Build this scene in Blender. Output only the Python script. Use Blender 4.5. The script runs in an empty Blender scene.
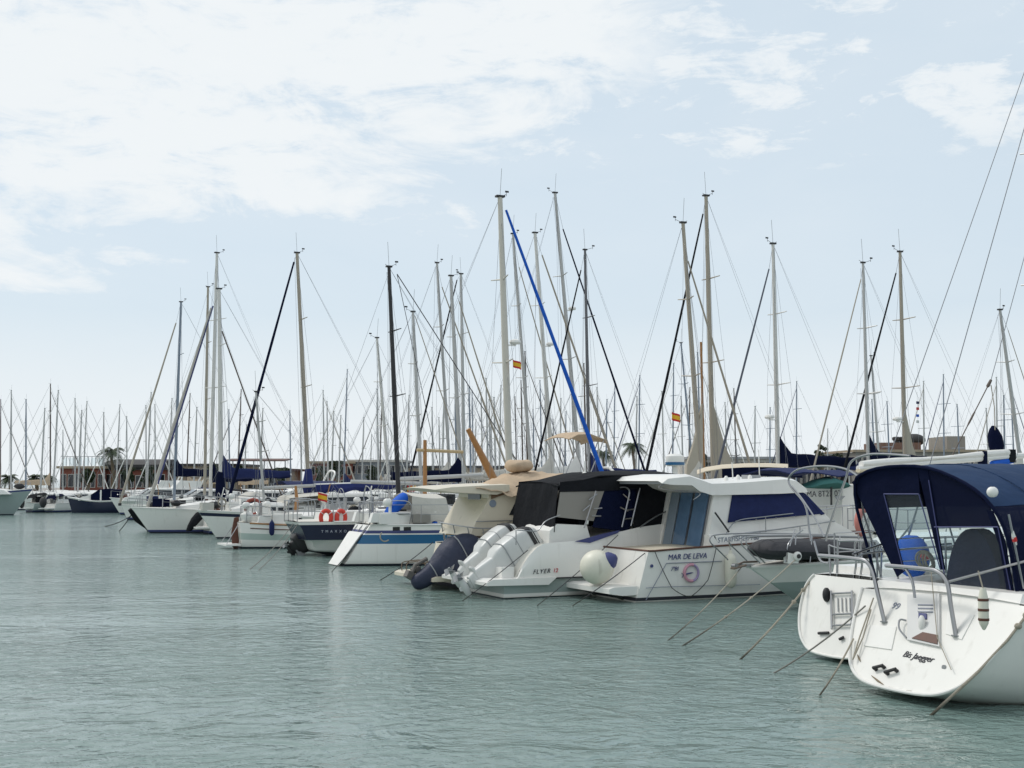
import bpy, bmesh, math, random
from math import sin, cos, tan, atan, radians, pi, sqrt, exp
from mathutils import Vector, Matrix
random.seed(7)
S = bpy.context.scene
COL = S.collection
# ------------------------------------------------------------------ camera geometry
FOC, HOR, EYE = 1292.0, 479.0, 2.6
TH = atan((HOR - 384) / FOC)
def ray(px, py):
    x = (px - 512) / FOC; y = (384 - py) / FOC
    return Vector((x, cos(TH) - y * sin(TH), sin(TH) + y * cos(TH)))
def at(px, py, Y):
    d = ray(px, py); return Vector((0, 0, EYE)) + d * (Y / d.y)
def water_at(px, py, z=0.0):
    d = ray(px, py); return Vector((0, 0, EYE)) + d * ((z - EYE) / d.z)
class Frame:
    """a boat's own axes: x towards the bow, y to port, z up, origin at the stern on the water"""
    def __init__(s, o, deg):
        s.o = Vector((o[0], o[1], 0)); s.deg = deg; a = radians(deg)
        s.F = Vector((cos(a), sin(a), 0)); s.N = Vector((-sin(a), cos(a), 0))
    def world(s, u, v, z): return s.o + s.F * u + s.N * v + Vector((0, 0, z))
    def local(s, p):
        d = Vector(p) - s.o; return Vector((d.dot(s.F), d.dot(s.N), p[2]))
    def hit(s, px, py, n, k):
        d = ray(px, py); e = Vector((0, 0, EYE)) - s.o
        t = (k - e.dot(n)) / d.dot(n); return s.local(Vector((0, 0, EYE)) + d * t)
    def side(s, px, py, v): return s.hit(px, py, s.N, v)
    def cross(s, px, py, u): return s.hit(px, py, s.F, u)
    def flat(s, px, py, z): return s.local(water_at(px, py, z))
# ------------------------------------------------------------------ materials
MATS = {}
def mat(name, col, rough=.5, metal=0., var=.12, scale=3., bump=0., bscale=40., spec=.5, streak=0.):
    if name in MATS: return MATS[name]
    m = bpy.data.materials.new(name); m.use_nodes = True
    nt = m.node_tree; N = nt.nodes; K = nt.links
    b = N['Principled BSDF']
    b.inputs['Roughness'].default_value = rough; b.inputs['Metallic'].default_value = metal
    b.inputs['Specular IOR Level'].default_value = spec
    tc = N.new('ShaderNodeTexCoord')
    nz = N.new('ShaderNodeTexNoise'); nz.inputs['Scale'].default_value = scale
    nz.inputs['Detail'].default_value = 6; nz.inputs['Roughness'].default_value = .65
    K.new(tc.outputs['Object'], nz.inputs['Vector'])
    mx = N.new('ShaderNodeMix'); mx.data_type = 'RGBA'
    mx.inputs['A'].default_value = (*[c * (1 - var) for c in col], 1)
    mx.inputs['B'].default_value = (*[min(1, c * (1 + var)) for c in col], 1)
    K.new(nz.outputs['Fac'], mx.inputs['Factor'])
    out = mx.outputs['Result']
    if streak:
        mp = N.new('ShaderNodeMapping'); mp.inputs['Scale'].default_value = (5, 5, .35)
        K.new(tc.outputs['Object'], mp.inputs['Vector'])
        n2 = N.new('ShaderNodeTexNoise'); n2.inputs['Scale'].default_value = 1.6; n2.inputs['Detail'].default_value = 5
        K.new(mp.outputs['Vector'], n2.inputs['Vector'])
        cr = N.new('ShaderNodeValToRGB'); cr.color_ramp.elements[0].position = .60; cr.color_ramp.elements[1].position = .8
        cr.color_ramp.elements[1].color = (streak, streak, streak, 1)
        K.new(n2.outputs['Fac'], cr.inputs['Fac'])
        m2 = N.new('ShaderNodeMix'); m2.data_type = 'RGBA'
        K.new(cr.outputs['Color'], m2.inputs['Factor']); K.new(out, m2.inputs['A'])
        m2.inputs['B'].default_value = (.25, .22, .16, 1); out = m2.outputs['Result']
    K.new(out, b.inputs['Base Color'])
    if bump:
        n3 = N.new('ShaderNodeTexNoise'); n3.inputs['Scale'].default_value = bscale; n3.inputs['Detail'].default_value = 4
        K.new(tc.outputs['Object'], n3.inputs['Vector'])
        bp = N.new('ShaderNodeBump'); bp.inputs['Strength'].default_value = bump; bp.inputs['Distance'].default_value = .05
        K.new(n3.outputs['Fac'], bp.inputs['Height']); K.new(bp.outputs['Normal'], b.inputs['Normal'])
    MATS[name] = m; return m
def clear_mat(name, tint, opaque, rough=.12):
    if name in MATS: return MATS[name]
    m = bpy.data.materials.new(name); m.use_nodes = True
    nt = m.node_tree; N = nt.nodes; K = nt.links
    b = N['Principled BSDF']; b.inputs['Base Color'].default_value = (*tint, 1); b.inputs['Roughness'].default_value = rough; b.inputs['Specular IOR Level'].default_value = .08 if rough > .4 else .5
    t = N.new('ShaderNodeBsdfTransparent'); t.inputs['Color'].default_value = (*[min(1, .55 + .45 * c * 3) for c in tint], 1)
    x = N.new('ShaderNodeMixShader'); x.inputs[0].default_value = opaque
    K.new(t.outputs[0], x.inputs[1]); K.new(b.outputs[0], x.inputs[2])
    K.new(x.outputs[0], N['Material Output'].inputs['Surface'])
    MATS[name] = m; return m
WHITE = mat('white_gelcoat', (.80, .785, .745), .26, var=.06, scale=1.5, streak=.20)
WHITE2 = mat('white_plain', (.78, .768, .735), .33, var=.07, scale=2, streak=.10)
CREAM = mat('cream_gelcoat', (.66, .60, .48), .35, var=.07, streak=.35)
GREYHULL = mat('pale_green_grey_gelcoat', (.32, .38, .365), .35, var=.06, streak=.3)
DECKM = mat('non_skid_deck', (.66, .64, .58), .7, var=.1, scale=8, bump=.2)
ANTIF = mat('dark_antifouling', (.02, .025, .04), .7, var=.4, scale=6)
NAVYGEL = mat('navy_gelcoat', (.010, .014, .042), .25, var=.2)
BLUEGEL = mat('mid_blue_gelcoat', (.02, .13, .28), .3, var=.12)
NAVY = mat('navy_canvas', (.014, .022, .085), .85, var=.35, scale=5, bump=.35, bscale=7, spec=.25)
BIMBLUE = mat('blue_canvas_top', (.009, .033, .092), .8, var=.3, scale=2.5, bump=.6, bscale=2.6, spec=.3)
DARKNAVY = mat('dark_navy_canvas', (.0045, .0075, .028), .9, var=.35, scale=3, bump=.8, bscale=3.2, spec=.08)
ROYAL = mat('royal_blue_canvas', (.008, .10, .52), .7, var=.2, scale=4, bump=.3, bscale=8, spec=.3)
BLACKC = mat('black_canvas', (.012, .013, .016), .85, var=.45, scale=3, bump=.9, bscale=3.5, spec=.12)
BEIGE = mat('beige_canvas', (.50, .385, .275), .9, var=.2, scale=4, bump=1.0, bscale=3.5, spec=.12)
GREYC = mat('pale_grey_canvas', (.56, .54, .49), .9, var=.12, scale=4, bump=1.0, bscale=3, spec=.15)
WHITEC = mat('white_canvas', (.74, .73, .70), .9, var=.08, scale=4, bump=.4, bscale=6, spec=.15)
SLATE = mat('slate_blue_canvas', (.030, .037, .068), .6, var=.3, scale=4, bump=1.0, bscale=4, spec=.35)
STEEL = mat('stainless_steel', (.36, .365, .375), .30, 1., var=.08, scale=10)
WIRE = mat('rigging_wire', (.22, .23, .25), .5, .4, var=.1)
ALU = mat('silver_mast', (.46, .46, .45), .45, .3, var=.12, scale=1.2)
ALUL = mat('pale_mast', (.62, .61, .58), .5, .1, var=.08, scale=1.2)
TAN = mat('tan_mast', (.36, .32, .26), .5, .1, var=.12, scale=1.2)
BROWNM = mat('brown_mast', (.10, .075, .06), .55, var=.2)
BLUEGREY = mat('blue_grey_mast', (.22, .26, .32), .5, .2, var=.15)
BLACKM = mat('black_mast', (.018, .018, .02), .45, var=.2)
WOOD = mat('varnished_wood', (.36, .17, .055), .4, var=.3, scale=9)
DKWOOD = mat('dark_wood', (.10, .035, .02), .5, var=.35, scale=9)
TEAK = mat('teak', (.24, .16, .10), .75, var=.25, scale=14)
ROPE = mat('pale_rope', (.40, .36, .29), .95, var=.3, scale=25, bump=.6, bscale=90)
DKROPE = mat('dark_rope', (.045, .045, .05), .9, var=.4, scale=25)
BLACKP = mat('black_plastic', (.018, .018, .02), .5, var=.2)
GREYP = mat('grey_plastic', (.30, .31, .32), .5, var=.12)
DGLASS = mat('dark_window', (.014, .018, .024), .08, var=.2)
BGLASS = mat('blue_window', (.10, .17, .27), .08, var=.3)
CLEAR = clear_mat('clear_vinyl', (.30, .33, .38), .07, .05)
SMOKE = clear_mat('smoked_mesh', (.006, .010, .036), .84, .7)
TENTV = clear_mat('tinted_vinyl', (.005, .008, .030), .84, .6)
ORANGE = mat('orange_red_foam', (.66, .055, .035), .6, var=.12)
PINK = mat('faded_pink_foam', (.55, .20, .17), .7, var=.15)
YELLOW = mat('yellow_cloth', (.75, .45, .03), .8)
RED = mat('red_cloth', (.55, .03, .03), .8)
TEAL = mat('teal_cloth', (.04, .15, .14), .8, var=.2)
INK = mat('black_lettering', (.03, .03, .04), .6)
INKN = mat('navy_lettering', (.05, .06, .18), .6)
INKG = mat('grey_lettering', (.22, .24, .30), .6)
INKR = mat('red_lettering', (.50, .03, .05), .6)
PINKM = mat('pink_emblem', (.60, .30, .38), .6)
PURP = mat('purple_emblem', (.34, .27, .45), .6)
PALE = mat('pale_lettering', (.42, .45, .52), .6)
ENGW = mat('engine_white', (.60, .605, .59), .38, var=.08, scale=4, streak=.25)
FENDW = mat('fender_vinyl', (.68, .66, .56), .45, var=.1, scale=5, streak=.4)
# ------------------------------------------------------------------ mesh builder
class MB:
    def __init__(s): s.bm = bmesh.new(); s.mi = 0
    def face(s, vs, mi=None):
        try: f = s.bm.faces.new(vs)
        except ValueError: return None
        f.material_index = s.mi if mi is None else mi; return f
    def poly(s, pts): return s.face([s.bm.verts.new(p) for p in pts])
    def loft(s, rings, closed=True, caps=True):
        R = [[s.bm.verts.new(p) for p in r] for r in rings]
        for a, b in zip(R, R[1:]):
            n = len(a)
            for i in range(n if closed else n - 1):
                j = (i + 1) % n; s.face([a[i], a[j], b[j], b[i]])
        if caps and closed:
            s.face(R[0][::-1]); s.face(R[-1])
        return s
    def tube(s, pts, r, n=7, caps=True):
        pts = [Vector(p) for p in pts]
        rr = r if isinstance(r, (list, tuple)) else [r] * len(pts)
        rings = []; up = None
        for i, p in enumerate(pts):
            d = (pts[min(i + 1, len(pts) - 1)] - pts[max(i - 1, 0)])
            if d.length < 1e-9: d = Vector((0, 0, 1))
            d.normalize()
            if up is None: up = Vector((0, 0, 1)) if abs(d.z) < .9 else Vector((1, 0, 0))
            a = d.cross(up)
            if a.length < 1e-6: a = d.cross(Vector((0, 1, 0)))
            a.normalize(); b = a.cross(d); b.normalize(); up = b
            rings.append([p + (a * cos(2 * pi * k / n) + b * sin(2 * pi * k / n)) * rr[i] for k in range(n)])
        return s.loft(rings, True, caps)
    def bar(s, a, b, r, n=7): return s.tube([a, b], r, n)
    def curve(s, pts, r, n=7, k=5):
        return s.tube(smooth(pts, k), r, n)
    def prism(s, uz, v0, v1):
        """outline in the fore-and-aft plane, from v0 to v1"""
        return s.loft([[(u, v0, z) for u, z in uz], [(u, v1, z) for u, z in uz]])
    def box(s, c, size, rot=0., tilt=0.):
        M = Matrix.Translation(c) @ Matrix.Rotation(rot, 4, 'Z') @ Matrix.Rotation(tilt, 4, 'Y')
        x, y, z = [q / 2 for q in size]
        V = [s.bm.verts.new(M @ Vector(p)) for p in ((-x, -y, -z), (x, -y, -z), (x, y, -z), (-x, y, -z), (-x, -y, z), (x, -y, z), (x, y, z), (-x, y, z))]
        for q in ((3, 2, 1, 0), (4, 5, 6, 7), (0, 1, 5, 4), (1, 2, 6, 5), (2, 3, 7, 6), (3, 0, 4, 7)): s.face([V[i] for i in q])
        return s
    def slab(s, pts, off):
        off = Vector(off); return s.loft([pts, [Vector(p) + off for p in pts]])
    def sheet(s, rows, th=.012):
        """a cloth given as rows of points, with thickness"""
        R = [[Vector(p) for p in r] for r in rows]
        up = [[s.bm.verts.new(p) for p in r] for r in R]
        nr, nc = len(R), len(R[0]); lo = []
        for i in range(nr):
            row = []
            for j in range(nc):
                a = R[min(i + 1, nr - 1)][j] - R[max(i - 1, 0)][j]; b = R[i][min(j + 1, nc - 1)] - R[i][max(j - 1, 0)]
                n = a.cross(b)
                if n.length > 1e-9: n.normalize()
                row.append(s.bm.verts.new(R[i][j] - n * th))
            lo.append(row)
        for i in range(nr - 1):
            for j in range(nc - 1):
                s.face([up[i][j], up[i][j + 1], up[i + 1][j + 1], up[i + 1][j]]); s.face([lo[i][j], lo[i + 1][j], lo[i + 1][j + 1], lo[i][j + 1]])
        ed = [(i, 0) for i in range(nr)] + [(nr - 1, j) for j in range(1, nc)] + [(i, nc - 1) for i in range(nr - 2, -1, -1)] + [(0, j) for j in range(nc - 2, 0, -1)]
        for (a, b) in zip(ed, ed[1:] + ed[:1]):
            s.face([up[a[0]][a[1]], lo[a[0]][a[1]], lo[b[0]][b[1]], up[b[0]][b[1]]])
        return s
    def ell(s, c, r, nu=14, nv=9, wob=0.):
        c = Vector(c); rings = []
        for i in range(1, nv):
            t = pi * i / nv
            rings.append([c + Vector((r[0] * sin(t) * cos(2 * pi * k / nu), r[1] * sin(t) * sin(2 * pi * k / nu), -r[2] * cos(t))) * (1 + wob * random.uniform(-1, 1)) for k in range(nu)])
        return s.loft(rings)
    def lathe(s, prof, c=(0, 0, 0), axis='Z', n=16):
        c = Vector(c); rings = []
        for r, z in prof:
            ring = []
            for k in range(n):
                a = 2 * pi * k / n; x, y = r * cos(a), r * sin(a)
                ring.append(c + (Vector((x, y, z)) if axis == 'Z' else Vector((z, x, y)) if axis == 'X' else Vector((y, z, x))))
            rings.append(ring)
        return s.loft(rings)
    def ring(s, c, R, r, nrm=(1, 0, 0), a0=0, a1=2 * pi, n=22):
        nrm = Vector(nrm).normalized(); a = nrm.orthogonal().normalized(); b = nrm.cross(a)
        if abs(a.z) > abs(b.z): a, b = b, a
        if b.z < 0: b = -b
        c = Vector(c)
        return s.tube([c + (a * cos(a0 + (a1 - a0) * k / n) + b * sin(a0 + (a1 - a0) * k / n)) * R for k in range(n + 1)], r, 8)
    def bevel(s, w, seg=2):
        es = [e for e in s.bm.edges if len(e.link_faces) == 2 and e.calc_face_angle(0) > radians(35)]
        bmesh.ops.bevel(s.bm, geom=es, offset=w, segments=seg, affect='EDGES', profile=.5, clamp_overlap=True)
        return s
    def xform(s, M):
        bmesh.ops.transform(s.bm, matrix=M, verts=s.bm.verts[:]); return s
    def build(s, name, m, parent=None, ang=38, sub=0):
        bmesh.ops.recalc_face_normals(s.bm, faces=s.bm.faces[:])
        me = bpy.data.meshes.new(name); s.bm.to_mesh(me); s.bm.free()
        for q in (m if isinstance(m, (list, tuple)) else [m]): me.materials.append(q)
        me.polygons.foreach_set('use_smooth', [True] * len(me.polygons))
        me.set_sharp_from_angle(angle=radians(ang))
        o = bpy.data.objects.new(name, me); COL.objects.link(o)
        if parent: o.parent = parent
        if sub:
            md = o.modifiers.new('smooth', 'SUBSURF'); md.levels = md.render_levels = sub
        return o
def smooth(pts, k=5):
    P = [Vector(p) for p in pts]
    if len(P) < 3: return P
    out = []
    for i in range(len(P) - 1):
        p0, p1, p2, p3 = P[max(i - 1, 0)], P[i], P[i + 1], P[min(i + 2, len(P) - 1)]
        for j in range(k):
            t = j / k
            out.append(.5 * ((2 * p1) + (p2 - p0) * t + (2 * p0 - 5 * p1 + 4 * p2 - p3) * t * t + (3 * p1 - p0 - 3 * p2 + p3) * t ** 3))
    return out + [P[-1]]
def tag(o, label=None, cat=None, group=None, kind=None):
    if label: o['label'] = label
    if cat: o['category'] = cat
    if group: o['group'] = group
    if kind: o['kind'] = kind
    return o
def thing(name, label, cat, frame=None, loc=None, deg=0, group=None):
    o = bpy.data.objects.new(name, None); COL.objects.link(o); o.empty_display_size = .2
    if frame: o.location = frame.o; o.rotation_euler[2] = radians(frame.deg)
    else: o.location = loc; o.rotation_euler[2] = radians(deg)
    return tag(o, label, cat, group)
def copy_tree(o, parent=None):
    c = o.copy(); COL.objects.link(c)
    if parent: c.parent = parent
    for ch in list(o.children): copy_tree(ch, c)
    return c
def text(s, size, name, m, parent, origin, xdir, up, shear=0., spacing=1., th=.004):
    """lettering that stands on a surface; origin = middle of the baseline"""
    cu = bpy.data.curves.new(name, 'FONT'); cu.body = s; cu.size = size; cu.align_x = 'CENTER'
    cu.shear = shear; cu.extrude = th; cu.space_character = spacing
    t = bpy.data.objects.new(name, cu); COL.objects.link(t)
    bpy.context.view_layer.update()
    me = bpy.data.meshes.new_from_object(t.evaluated_get(bpy.context.evaluated_depsgraph_get()))
    bpy.data.objects.remove(t); me.name = name; me.materials.clear(); me.materials.append(m)
    o = bpy.data.objects.new(name, me); COL.objects.link(o); o.parent = parent
    x = Vector(xdir).normalized(); z = x.cross(Vector(up)).normalized(); y = z.cross(x)
    o.matrix_local = Matrix(((x.x, y.x, z.x, origin[0]), (x.y, y.y, z.y, origin[1]), (x.z, y.z, z.z, origin[2]), (0, 0, 0, 1)))
    return o
def lerp(a, b, t): return a + (b - a) * t
def sst(t): t = max(0, min(1, t)); return t * t * (3 - 2 * t)
# ------------------------------------------------------------------ hulls
def hull_secs(L, B, tw, fs, fm, fb, dr=.4, kA=None, rs=0., rb=.5, sm=.42, n=18, low=0.):
    """stations from the stern to the stem, each a list of (u, half width, z) from keel to sheer"""
    zf = (None, None, 0, .07, .16, .35, .6, .8, .92, 1)
    def zs(f, k): return [k, k * .5 if k < 0 else k + .03] + ([max(k + .06, 0), max(k + .08, .07), max(k + .12, .16)]) + [max(k + .15, q * f) for q in (.35, .6, .8, .92, 1)]
    zA, zM, zB = zs(fs, dr * -.2 if kA is None else kA), zs(fm, -dr), zs(fb, -dr * .4)
    wA = [B / 2 * tw * q for q in (0, .45, .68, .76, .82, .90, .96, .985, .995, 1)]
    wM = [B / 2 * q for q in (0, .62, .86, .89, .92, .96, .99, 1, 1, 1)]
    wB = [.012, .018, .022, .025, .03, .035, .045, .055, .06, .065]
    out = []
    for i in range(n + 1):
        s = i / n; row = []
        for j in range(10):
            if s < sm:
                a = sin(pi / 2 * s / sm); z = lerp(zA[j], zM[j], a); w = lerp(wA[j], wM[j], a)
            else:
                t = (s - sm) / (1 - sm); z = lerp(zM[j], zB[j], t ** 1.6)
                p = 1.55 if j < 5 else 1.55 + .09 * (j - 4); w = lerp(wM[j], wB[j], t ** p if t < 1 else 1)
            u = s * (L - rb) + rs * max(z, 0) * (1 - s) ** 3 + rb * (max(z, -.2) / fb) * s ** 3
            row.append((u, w, z))
        out.append(row)
    return out
def skin(secs, mats, bands, parent, name='hull', ang=50):
    mb = MB(); R = []
    for r in secs:
        port = [mb.bm.verts.new((u, w, z)) for u, w, z in r]
        star = [mb.bm.verts.new((u, -w, z)) for u, w, z in r]
        R.append((port, star))
    for (pa, sa), (pb, sb_) in zip(R, R[1:]):
        for j in range(len(pa) - 1):
            k = bands[j]
            mb.face([pa[j], pb[j], pb[j + 1], pa[j + 1]], k); mb.face([sa[j], sa[j + 1], sb_[j + 1], sb_[j]], k)
    pa, sa = R[0]
    for j in range(len(pa) - 1): mb.face([pa[j], pa[j + 1], sa[j + 1], sa[j]], bands[j])
    pb, sb_ = R[-1]
    for j in range(len(pb) - 1): mb.face([pb[j], sb_[j], sb_[j + 1], pb[j + 1]], bands[j])
    bmesh.ops.remove_doubles(mb.bm, verts=mb.bm.verts[:], dist=.0005)
    return mb.build(name, mats, parent, ang)
def deck(secs, m, parent, lift=.015, camber=.05, inset=.02, i0=0):
    mb = MB(); rows = []
    for r in secs[i0:]:
        u, w, z = r[-1]; w = max(w - inset, .005)
        rows.append([(u, w * q, z + lift + camber * (1 - q * q) * min(1, w)) for q in (-1, -.6, 0, .6, 1)])
    mb.loft(rows, closed=False, caps=False)
    return mb.build('deck', m, parent, 60)
def sheer(secs, u, side=1):
    prev = secs[0][-1]
    for r in secs[1:]:
        c = r[-1]
        if c[0] >= u:
            t = (u - prev[0]) / max(c[0] - prev[0], 1e-6); t = max(0, t)
            return Vector((u, side * lerp(prev[1], c[1], t), lerp(prev[2], c[2], t)))
        prev = c
    return Vector((prev[0], side * prev[1], prev[2]))
def rubrail(secs, m, parent, r=.025, j=-1, name='rub_rail', u0=0):
    mb = MB()
    for sd in (1, -1): mb.tube([(q[j][0], sd * (q[j][1] + r * .3), q[j][2]) for q in secs if q[j][0] >= u0], r, 6)
    return mb.build(name, m, parent)
def coachroof(parent, u0, u1, w0, w1, z0, z1, h, m=None, win=DGLASS, name='cabin', nwin=3):
    rings = []; N = 8
    for i in range(N + 1):
        t = i / N; u = lerp(u0, u1, t); w = lerp(w0, w1, t ** 1.5); z = lerp(z0, z1, t)
        hh = h * (1 if t < .55 else 1 - .75 * ((t - .55) / .45) ** 1.5) + .02
        rings.append([(u, -w, z - .05), (u, -w * .93, z + hh * .75), (u, -w * .7, z + hh * .97), (u, 0, z + hh * 1.06), (u, w * .7, z + hh * .97), (u, w * .93, z + hh * .75), (u, w, z - .05)])
    o = MB().loft(rings).build(name, m or WHITE2, parent, 45)
    for sd in (1, -1):
        for k in range(nwin):
            a = .06 + k * .5 / nwin; b = a + .5 / nwin * .78; q = []
            for t, f in ((a, .22), (b, .25), (b, .58), (a, .62)):
                u = lerp(u0, u1, t); w = lerp(w0, w1, t ** 1.5); z = lerp(z0, z1, t); hh = h
                wv = w * lerp(1, .93, (f * hh + .05) / (hh * .75 + .05)) + .004
                q.append((u, sd * wv, z + hh * f))
            MB().slab(q, (0, sd * .008, 0)).build('window', win, o)
    return o
def rail(parent, secs, us, h=.6, r=.013, side=1, mid=True, name='guard_rail'):
    mb = MB(); top = []
    for u in us:
        p = sheer(secs, u, side); p.y -= side * .06; q = p + Vector((0, 0, h))
        mb.bar(p, q, r); top.append(q)
    mb.tube(top, r * .7, 6)
    if mid: mb.tube([p - Vector((0, 0, h * .48)) for p in top], r * .6, 6)
    return mb.build(name, STEEL, parent)
def pulpit(parent, secs, L, h=.62, r=.015):
    mb = MB(); a = sheer(secs, L * .86, 1); b = sheer(secs, L * .86, -1); e = sheer(secs, L)
    up = Vector((0, 0, h)); tip = e + up + Vector((.12, 0, .04))
    mb.curve([a, a + up * .9, a + up + Vector((.15, 0, 0)), tip + Vector((0, .16, 0)), tip + Vector((0, -.16, 0)), b + up + Vector((.15, 0, 0)), b + up * .9, b], r)
    for sd in (1, -1):
        p = sheer(secs, L * .95, sd); mb.bar(p, (p.x + .03, sd * .22, p.z + h), r)
    return mb.build('pulpit', STEEL, parent)
def pushpit(parent, secs, h=.62, r=.015, u0=.1):
    mb = MB()
    for sd in (1, -1):
        a = sheer(secs, u0 + secs[0][-1][0], sd); a.y -= sd * .06; f = sheer(secs, secs[0][-1][0] + 1.1, sd); f.y -= sd * .06
        c = Vector((a.x, sd * .3, a.z)); up = Vector((0, 0, h))
        mb.curve([c, c + up * .92, c + up + Vector((0, sd * .12, 0)), a + up + Vector((0, -sd * .1, 0)), a + up + Vector((.1, 0, 0)), f + up, f], r)
        mb.tube([c + up * .5, a + up * .5, f + up * .5], r * .8); mb.bar(a, a + up, r)
    return mb.build('pushpit', STEEL, parent)
def spain_flag(parent, p, size=.35, n=(0, -1, 0), name='flag'):
    mb = MB(); w, h = size * 1.5, size
    for k, (a, b, mi) in enumerate(((0, .25, 0), (.25, .75, 1), (.75, 1, 0))):
        mb.mi = mi
        rows = [[Vector(p) + Vector((x * w * .85, .05 * sin(x * 7), -x * h * .35 + z * h)) for z in (a, b)] for x in (0, .25, .5, .75, 1)]
        mb.sheet(rows, .004)
    return mb.build(name, [RED, YELLOW], parent)

def wet(m, z0=.05, z1=.55, col=(.035, .035, .022)):
    """weed and wet staining on whatever of this material lies near the water"""
    nt = m.node_tree; N = nt.nodes; K = nt.links; b = N['Principled BSDF']; src = b.inputs['Base Color'].links[0].from_socket
    g = N.new('ShaderNodeNewGeometry'); s_ = N.new('ShaderNodeSeparateXYZ'); K.new(g.outputs['Position'], s_.inputs[0])
    r = N.new('ShaderNodeMapRange'); r.inputs['From Min'].default_value = z0; r.inputs['From Max'].default_value = z1; r.interpolation_type = 'SMOOTHSTEP'
    n = N.new('ShaderNodeTexNoise'); n.inputs['Scale'].default_value = 6; n.inputs['Detail'].default_value = 5
    ad = N.new('ShaderNodeMath'); ad.operation = 'MULTIPLY_ADD'; ad.inputs[1].default_value = .3 * (z1 - z0) * 2; K.new(n.outputs['Fac'], ad.inputs[0]); K.new(s_.outputs[2], ad.inputs[2])
    K.new(ad.outputs[0], r.inputs['Value'])
    x = N.new('ShaderNodeMix'); x.data_type = 'RGBA'; x.inputs['A'].default_value = (*col, 1); K.new(r.outputs['Result'], x.inputs['Factor']); K.new(src, x.inputs['B']); K.new(x.outputs['Result'], b.inputs['Base Color'])
wet(ROPE); wet(DKROPE)
for m_ in (WHITE, GREYHULL, CREAM): wet(m_, -.02, .10, (.16, .16, .10))
# ------------------------------------------------------------------ camera, light, sky
cam = bpy.data.cameras.new('camera'); co = bpy.data.objects.new('camera', cam); COL.objects.link(co)
cam.sensor_width = 36; cam.lens = FOC * 36 / 1024; cam.clip_end = 20000; cam.clip_start = .1
co.location = (0, 0, EYE); co.rotation_euler = (pi / 2 + TH, 0, 0); S.camera = co
SUN_EL, SUN_AZ = radians(52), radians(-62)      # azimuth from +Y, to the left
sd = Vector((sin(SUN_AZ) * cos(SUN_EL), cos(SUN_AZ) * cos(SUN_EL), sin(SUN_EL)))
sl = bpy.data.lights.new('sun', 'SUN'); sl.energy = 1.5; sl.angle = radians(12); sl.color = (1, .965, .91)
so = bpy.data.objects.new('sun', sl); COL.objects.link(so); so.rotation_euler = (-sd).to_track_quat('-Z', 'Y').to_euler()
w = bpy.data.worlds.new('World'); S.world = w; w.use_nodes = True
nt = w.node_tree; N = nt.nodes; K = nt.links; bg = N['Background']
sky = N.new('ShaderNodeTexSky'); sky.sky_type = 'NISHITA'; sky.sun_disc = False
sky.sun_elevation = SUN_EL; sky.sun_rotation = SUN_AZ; sky.air_density = 1.0; sky.dust_density = 1.6; sky.ozone_density = 1.5
tc = N.new('ShaderNodeTexCoord'); sep = N.new('ShaderNodeSeparateXYZ'); K.new(tc.outputs['Generated'], sep.inputs[0])
def mth(op, a, b=None, c=None, clamp=False):
    n = N.new('ShaderNodeMath'); n.operation = op; n.use_clamp = clamp
    for i, q in enumerate((a, b, c)):
        if q is None: continue
        if isinstance(q, (int, float)): n.inputs[i].default_value = q
        else: K.new(q, n.inputs[i])
    return n.outputs[0]
def noise_of(vec, scale, detail=7, rough=.6, dist=0.):
    n = N.new('ShaderNodeTexNoise'); n.inputs['Scale'].default_value = scale; n.inputs['Detail'].default_value = detail
    n.inputs['Roughness'].default_value = rough; n.inputs['Distortion'].default_value = dist; K.new(vec, n.inputs['Vector']); return n.outputs['Fac']
X, Y_, Z_ = sep.outputs
az = mth('ARCTAN2', X, Y_)
el = mth('ARCSINE', Z_)
cmb = N.new('ShaderNodeCombineXYZ')                      # cloud deck: az / elevation, drawn out sideways
K.new(mth('MULTIPLY', az, 1.0), cmb.inputs[0]); K.new(mth('MULTIPLY', el, 2.6), cmb.inputs[1]); K.new(mth('MULTIPLY', Y_, .35), cmb.inputs[2])
n_big = noise_of(cmb.outputs[0], 3.2, 6, .55, .4); n_mid = noise_of(cmb.outputs[0], 9, 8, .62, .6); n_fin = noise_of(cmb.outputs[0], 26, 8, .65, .5)
def rmp(x, a, b):
    n = N.new('ShaderNodeMapRange'); n.interpolation_type = 'SMOOTHSTEP'; n.inputs['From Min'].default_value = a; n.inputs['From Max'].default_value = b
    K.new(x, n.inputs['Value']); return n.outputs['Result']
# the large bank of cloud, high on the left, thinning towards the right
edge = mth('SUBTRACT', el, mth('MULTIPLY_ADD', az, .264, .243))
edge = mth('ADD', edge, mth('MULTIPLY_ADD', n_mid, .26, -.13)); edge = mth('ADD', edge, mth('MULTIPLY_ADD', n_fin, .07, -.035))
edge = mth('ADD', edge, mth('MULTIPLY_ADD', n_big, .22, -.11))
rgt = mth('SUBTRACT', 1.0, rmp(mth('ADD', az, mth('MULTIPLY_ADD', n_mid, .22, -.11)), .07, .21))
bank = mth('MULTIPLY', mth('MULTIPLY', rmp(edge, -.04, .075), rmp(mth('ADD', n_mid, mth('MULTIPLY_ADD', n_fin, .5, -.25)), .12, .50)), rgt)
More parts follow.
